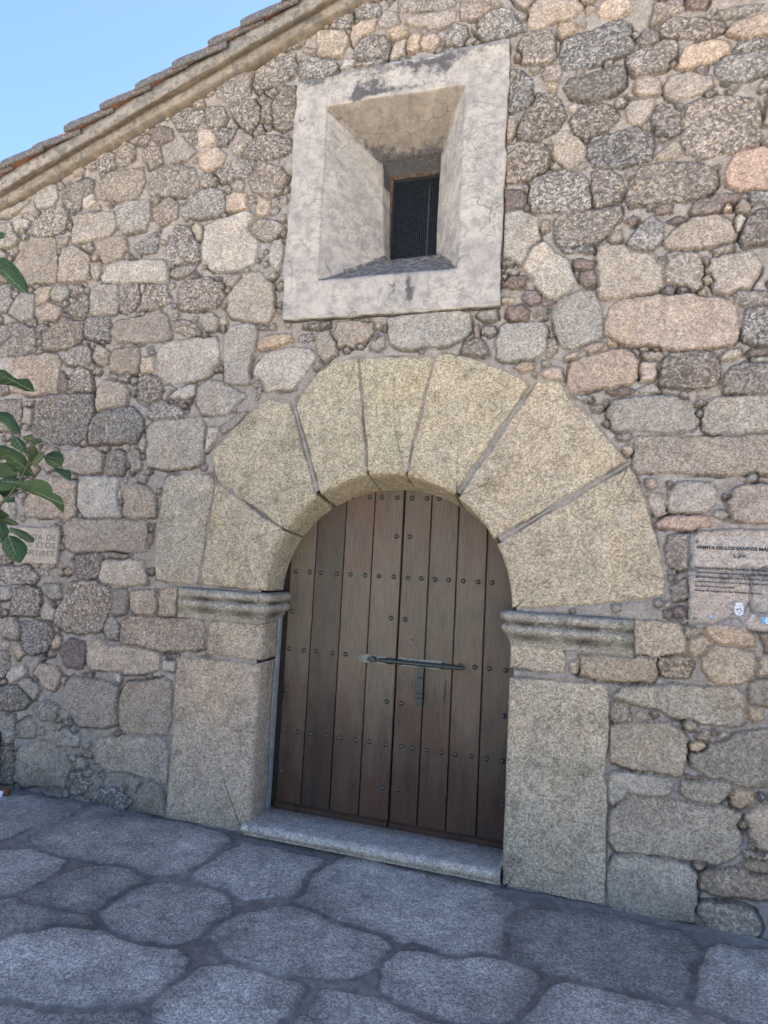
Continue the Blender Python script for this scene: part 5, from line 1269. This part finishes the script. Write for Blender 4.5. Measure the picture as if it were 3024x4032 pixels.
HT = np.zeros(PX.shape); TT = np.tile(JC, PX.shape+(1,))*(1+.16*fbm(PX*2.5, PY*2.5, 65)+.12*fbm(PX*14, PY*14, 66))[..., None]; GG = np.zeros(PX.shape)
ridge = np.clip(1-np.abs(fbm(PX*1.8, PY*1.8, 67))*9, 0, 1); TT *= (1+.25*ridge[..., None])
F1 = np.full(PX.shape, -.09); F2 = np.full(PX.shape, -.09); FL_ = np.full(PX.shape, -1, np.int32)
for i_, (c, p) in enumerate(flags):
    x0, x1 = min(q[0] for q in p)-.1, max(q[0] for q in p)+.1; y0, y1 = min(q[1] for q in p)-.1, max(q[1] for q in p)+.1
    i0, i1 = np.searchsorted(gx, (x0, x1)); j0, j1 = np.searchsorted(gy, (y0, y1)); sl_ = (slice(j0, j1), slice(i0, i1))
    if i1-i0 < 2 or j1-j0 < 2: continue
    sd = sdpoly(fx[sl_], fy[sl_], p); a_, b__, l_ = F1[sl_], F2[sl_], FL_[sl_]; m1 = sd > a_; m2 = (~m1) & (sd > b__)
    b__[m1] = a_[m1]; a_[m1] = sd[m1]; l_[m1] = i_; b__[m2] = sd[m2]
se = np.minimum(F1+.056, (F1-F2)*.5-.011)+.006*fbm(PX*34, PY*34, 53, 2); t = np.clip(se/.013, 0, 1); t = t*t*(3-2*t)
rr = np.random.default_rng(5); nf = len(flags)+1
cols = np.array([np.array(FT[c])*rr.uniform(.92, 1.08) for c, p in flags]+[JC]); lift = rr.uniform(.004, .009, nf); tx = rr.uniform(-.005, .005, nf); ty = rr.uniform(-.005, .005, nf)
cen = np.array([(sum(q[0] for q in p)/len(p), sum(q[1] for q in p)/len(p)) for c, p in flags]+[(0, 0)])
nzz = fbm(PX*16, PY*16, 68); wear = fbm(PX*7, PY*7, 57)
HT = t*(lift[FL_]+tx[FL_]*(PX-cen[FL_, 0])+ty[FL_]*(PY-cen[FL_, 1])+.0035*nzz+.003*fbm(PX*5, PY*5, 56))
edge_ = np.exp(-((se+.002)/.009)**2)*np.clip(.55+1.2*fbm(PX*9, PY*9, 58), 0, 1)
rim = .74+.26*np.clip((se-.004)/.055+.55*wear, 0, 1)
TT = TT*(1-t[..., None])+cols[FL_]*rim[..., None]*t[..., None]; TT *= (1-.36*edge_)[..., None]; TT *= (1+.20*fbm(PX*2.2, PY*2.2, 51)+.10*fbm(PX*11, PY*11, 52))[..., None]
smear = np.clip(fbm(PX*3.5, PY*3.5, 55, 4)*2.4-.55, 0, .85)*t; TT = TT*(1-.5*smear[..., None])+.5*smear[..., None]*JC
GG = t
HT += (1-t)*.004*fbm(PX*30, PY*30, 54); TT *= (1+.30*(1-t)*fbm(PX*45, PY*45, 50))[..., None]
base = np.clip(1+PY/.055, 0, 1)*(PY <= 0)                    # cement fillet along the foot of the wall
wall_dark = np.clip(1+(PY+.02)/.10, 0, 1)  # paving colour goes darker in patches towards the wall
TT *= np.array((1.08, 1.0, .885)); TT *= (1-.22*wall_dark*np.clip(.6+fbm(PX*6, PY*6, 69), 0, 1))[..., None]
HT += .010*base*np.clip((PX-.72)*4, 0, 1)
HT += .0012*fbm(PX*40, PY*40, 71)
pav, used = grid_mesh('pavement', PX, PY, HT-.003, np.ones((len(gy)-1, len(gx)-1), bool), M_PAVE, None, kind='structure')
add_attr(pav.data, 'Tone', np.concatenate([TT, np.ones(PX.shape+(1,))], -1).reshape(-1, 4)[used], 'FLOAT_COLOR'); add_attr(pav.data, 'Grain', GG.ravel()[used])
mb = MB(); mb.add([(-300, -300, -.02), (300, -300, -.02), (300, 300, -.02), (-300, 300, -.02)], [(0, 1, 2, 3)]); mb.build('ground', M_GROUND, None, kind='structure')
# ---------------------------------------------------------------- small things at the foot of the wall
lit = thing('litter_packet', 'small brown packet with a white label lying on the paving at the wall', 'litter', (-2.42, -.14, .006))
mb = MB(); mb.box(-.05, .035, -.02, .03, 0, .038, bev=.005); o = mb.build('packet', M_CARD, lit); o.rotation_euler = (.05, .12, .35)
mb = MB(); mb.box(-.045, .045, -.002, .002, 0, .036, bev=.0008); o = mb.build('label_card', M_WHITE, lit); o.location = (-.012, -.048, .002); o.rotation_euler = (-.35, .05, .3)
dp = thing('drain_pipe', 'dark slate-coloured pipe stub against the wall at the far left foot', 'pipe', (-2.66, -.08, 0))
mb = MB(); mb.tube([(0, 0, 0), (.005, 0, .20), (0, .02, .28), (0, .10, .32)], [.052, .050, .050, .050], 18); mb.build('pipe', M_SLATE, dp, smooth=True)
mb = MB(); mb.tube([(0, 0, .16), (0, 0, .185)], .060, 18); mb.build('collar', M_SLATE, dp)
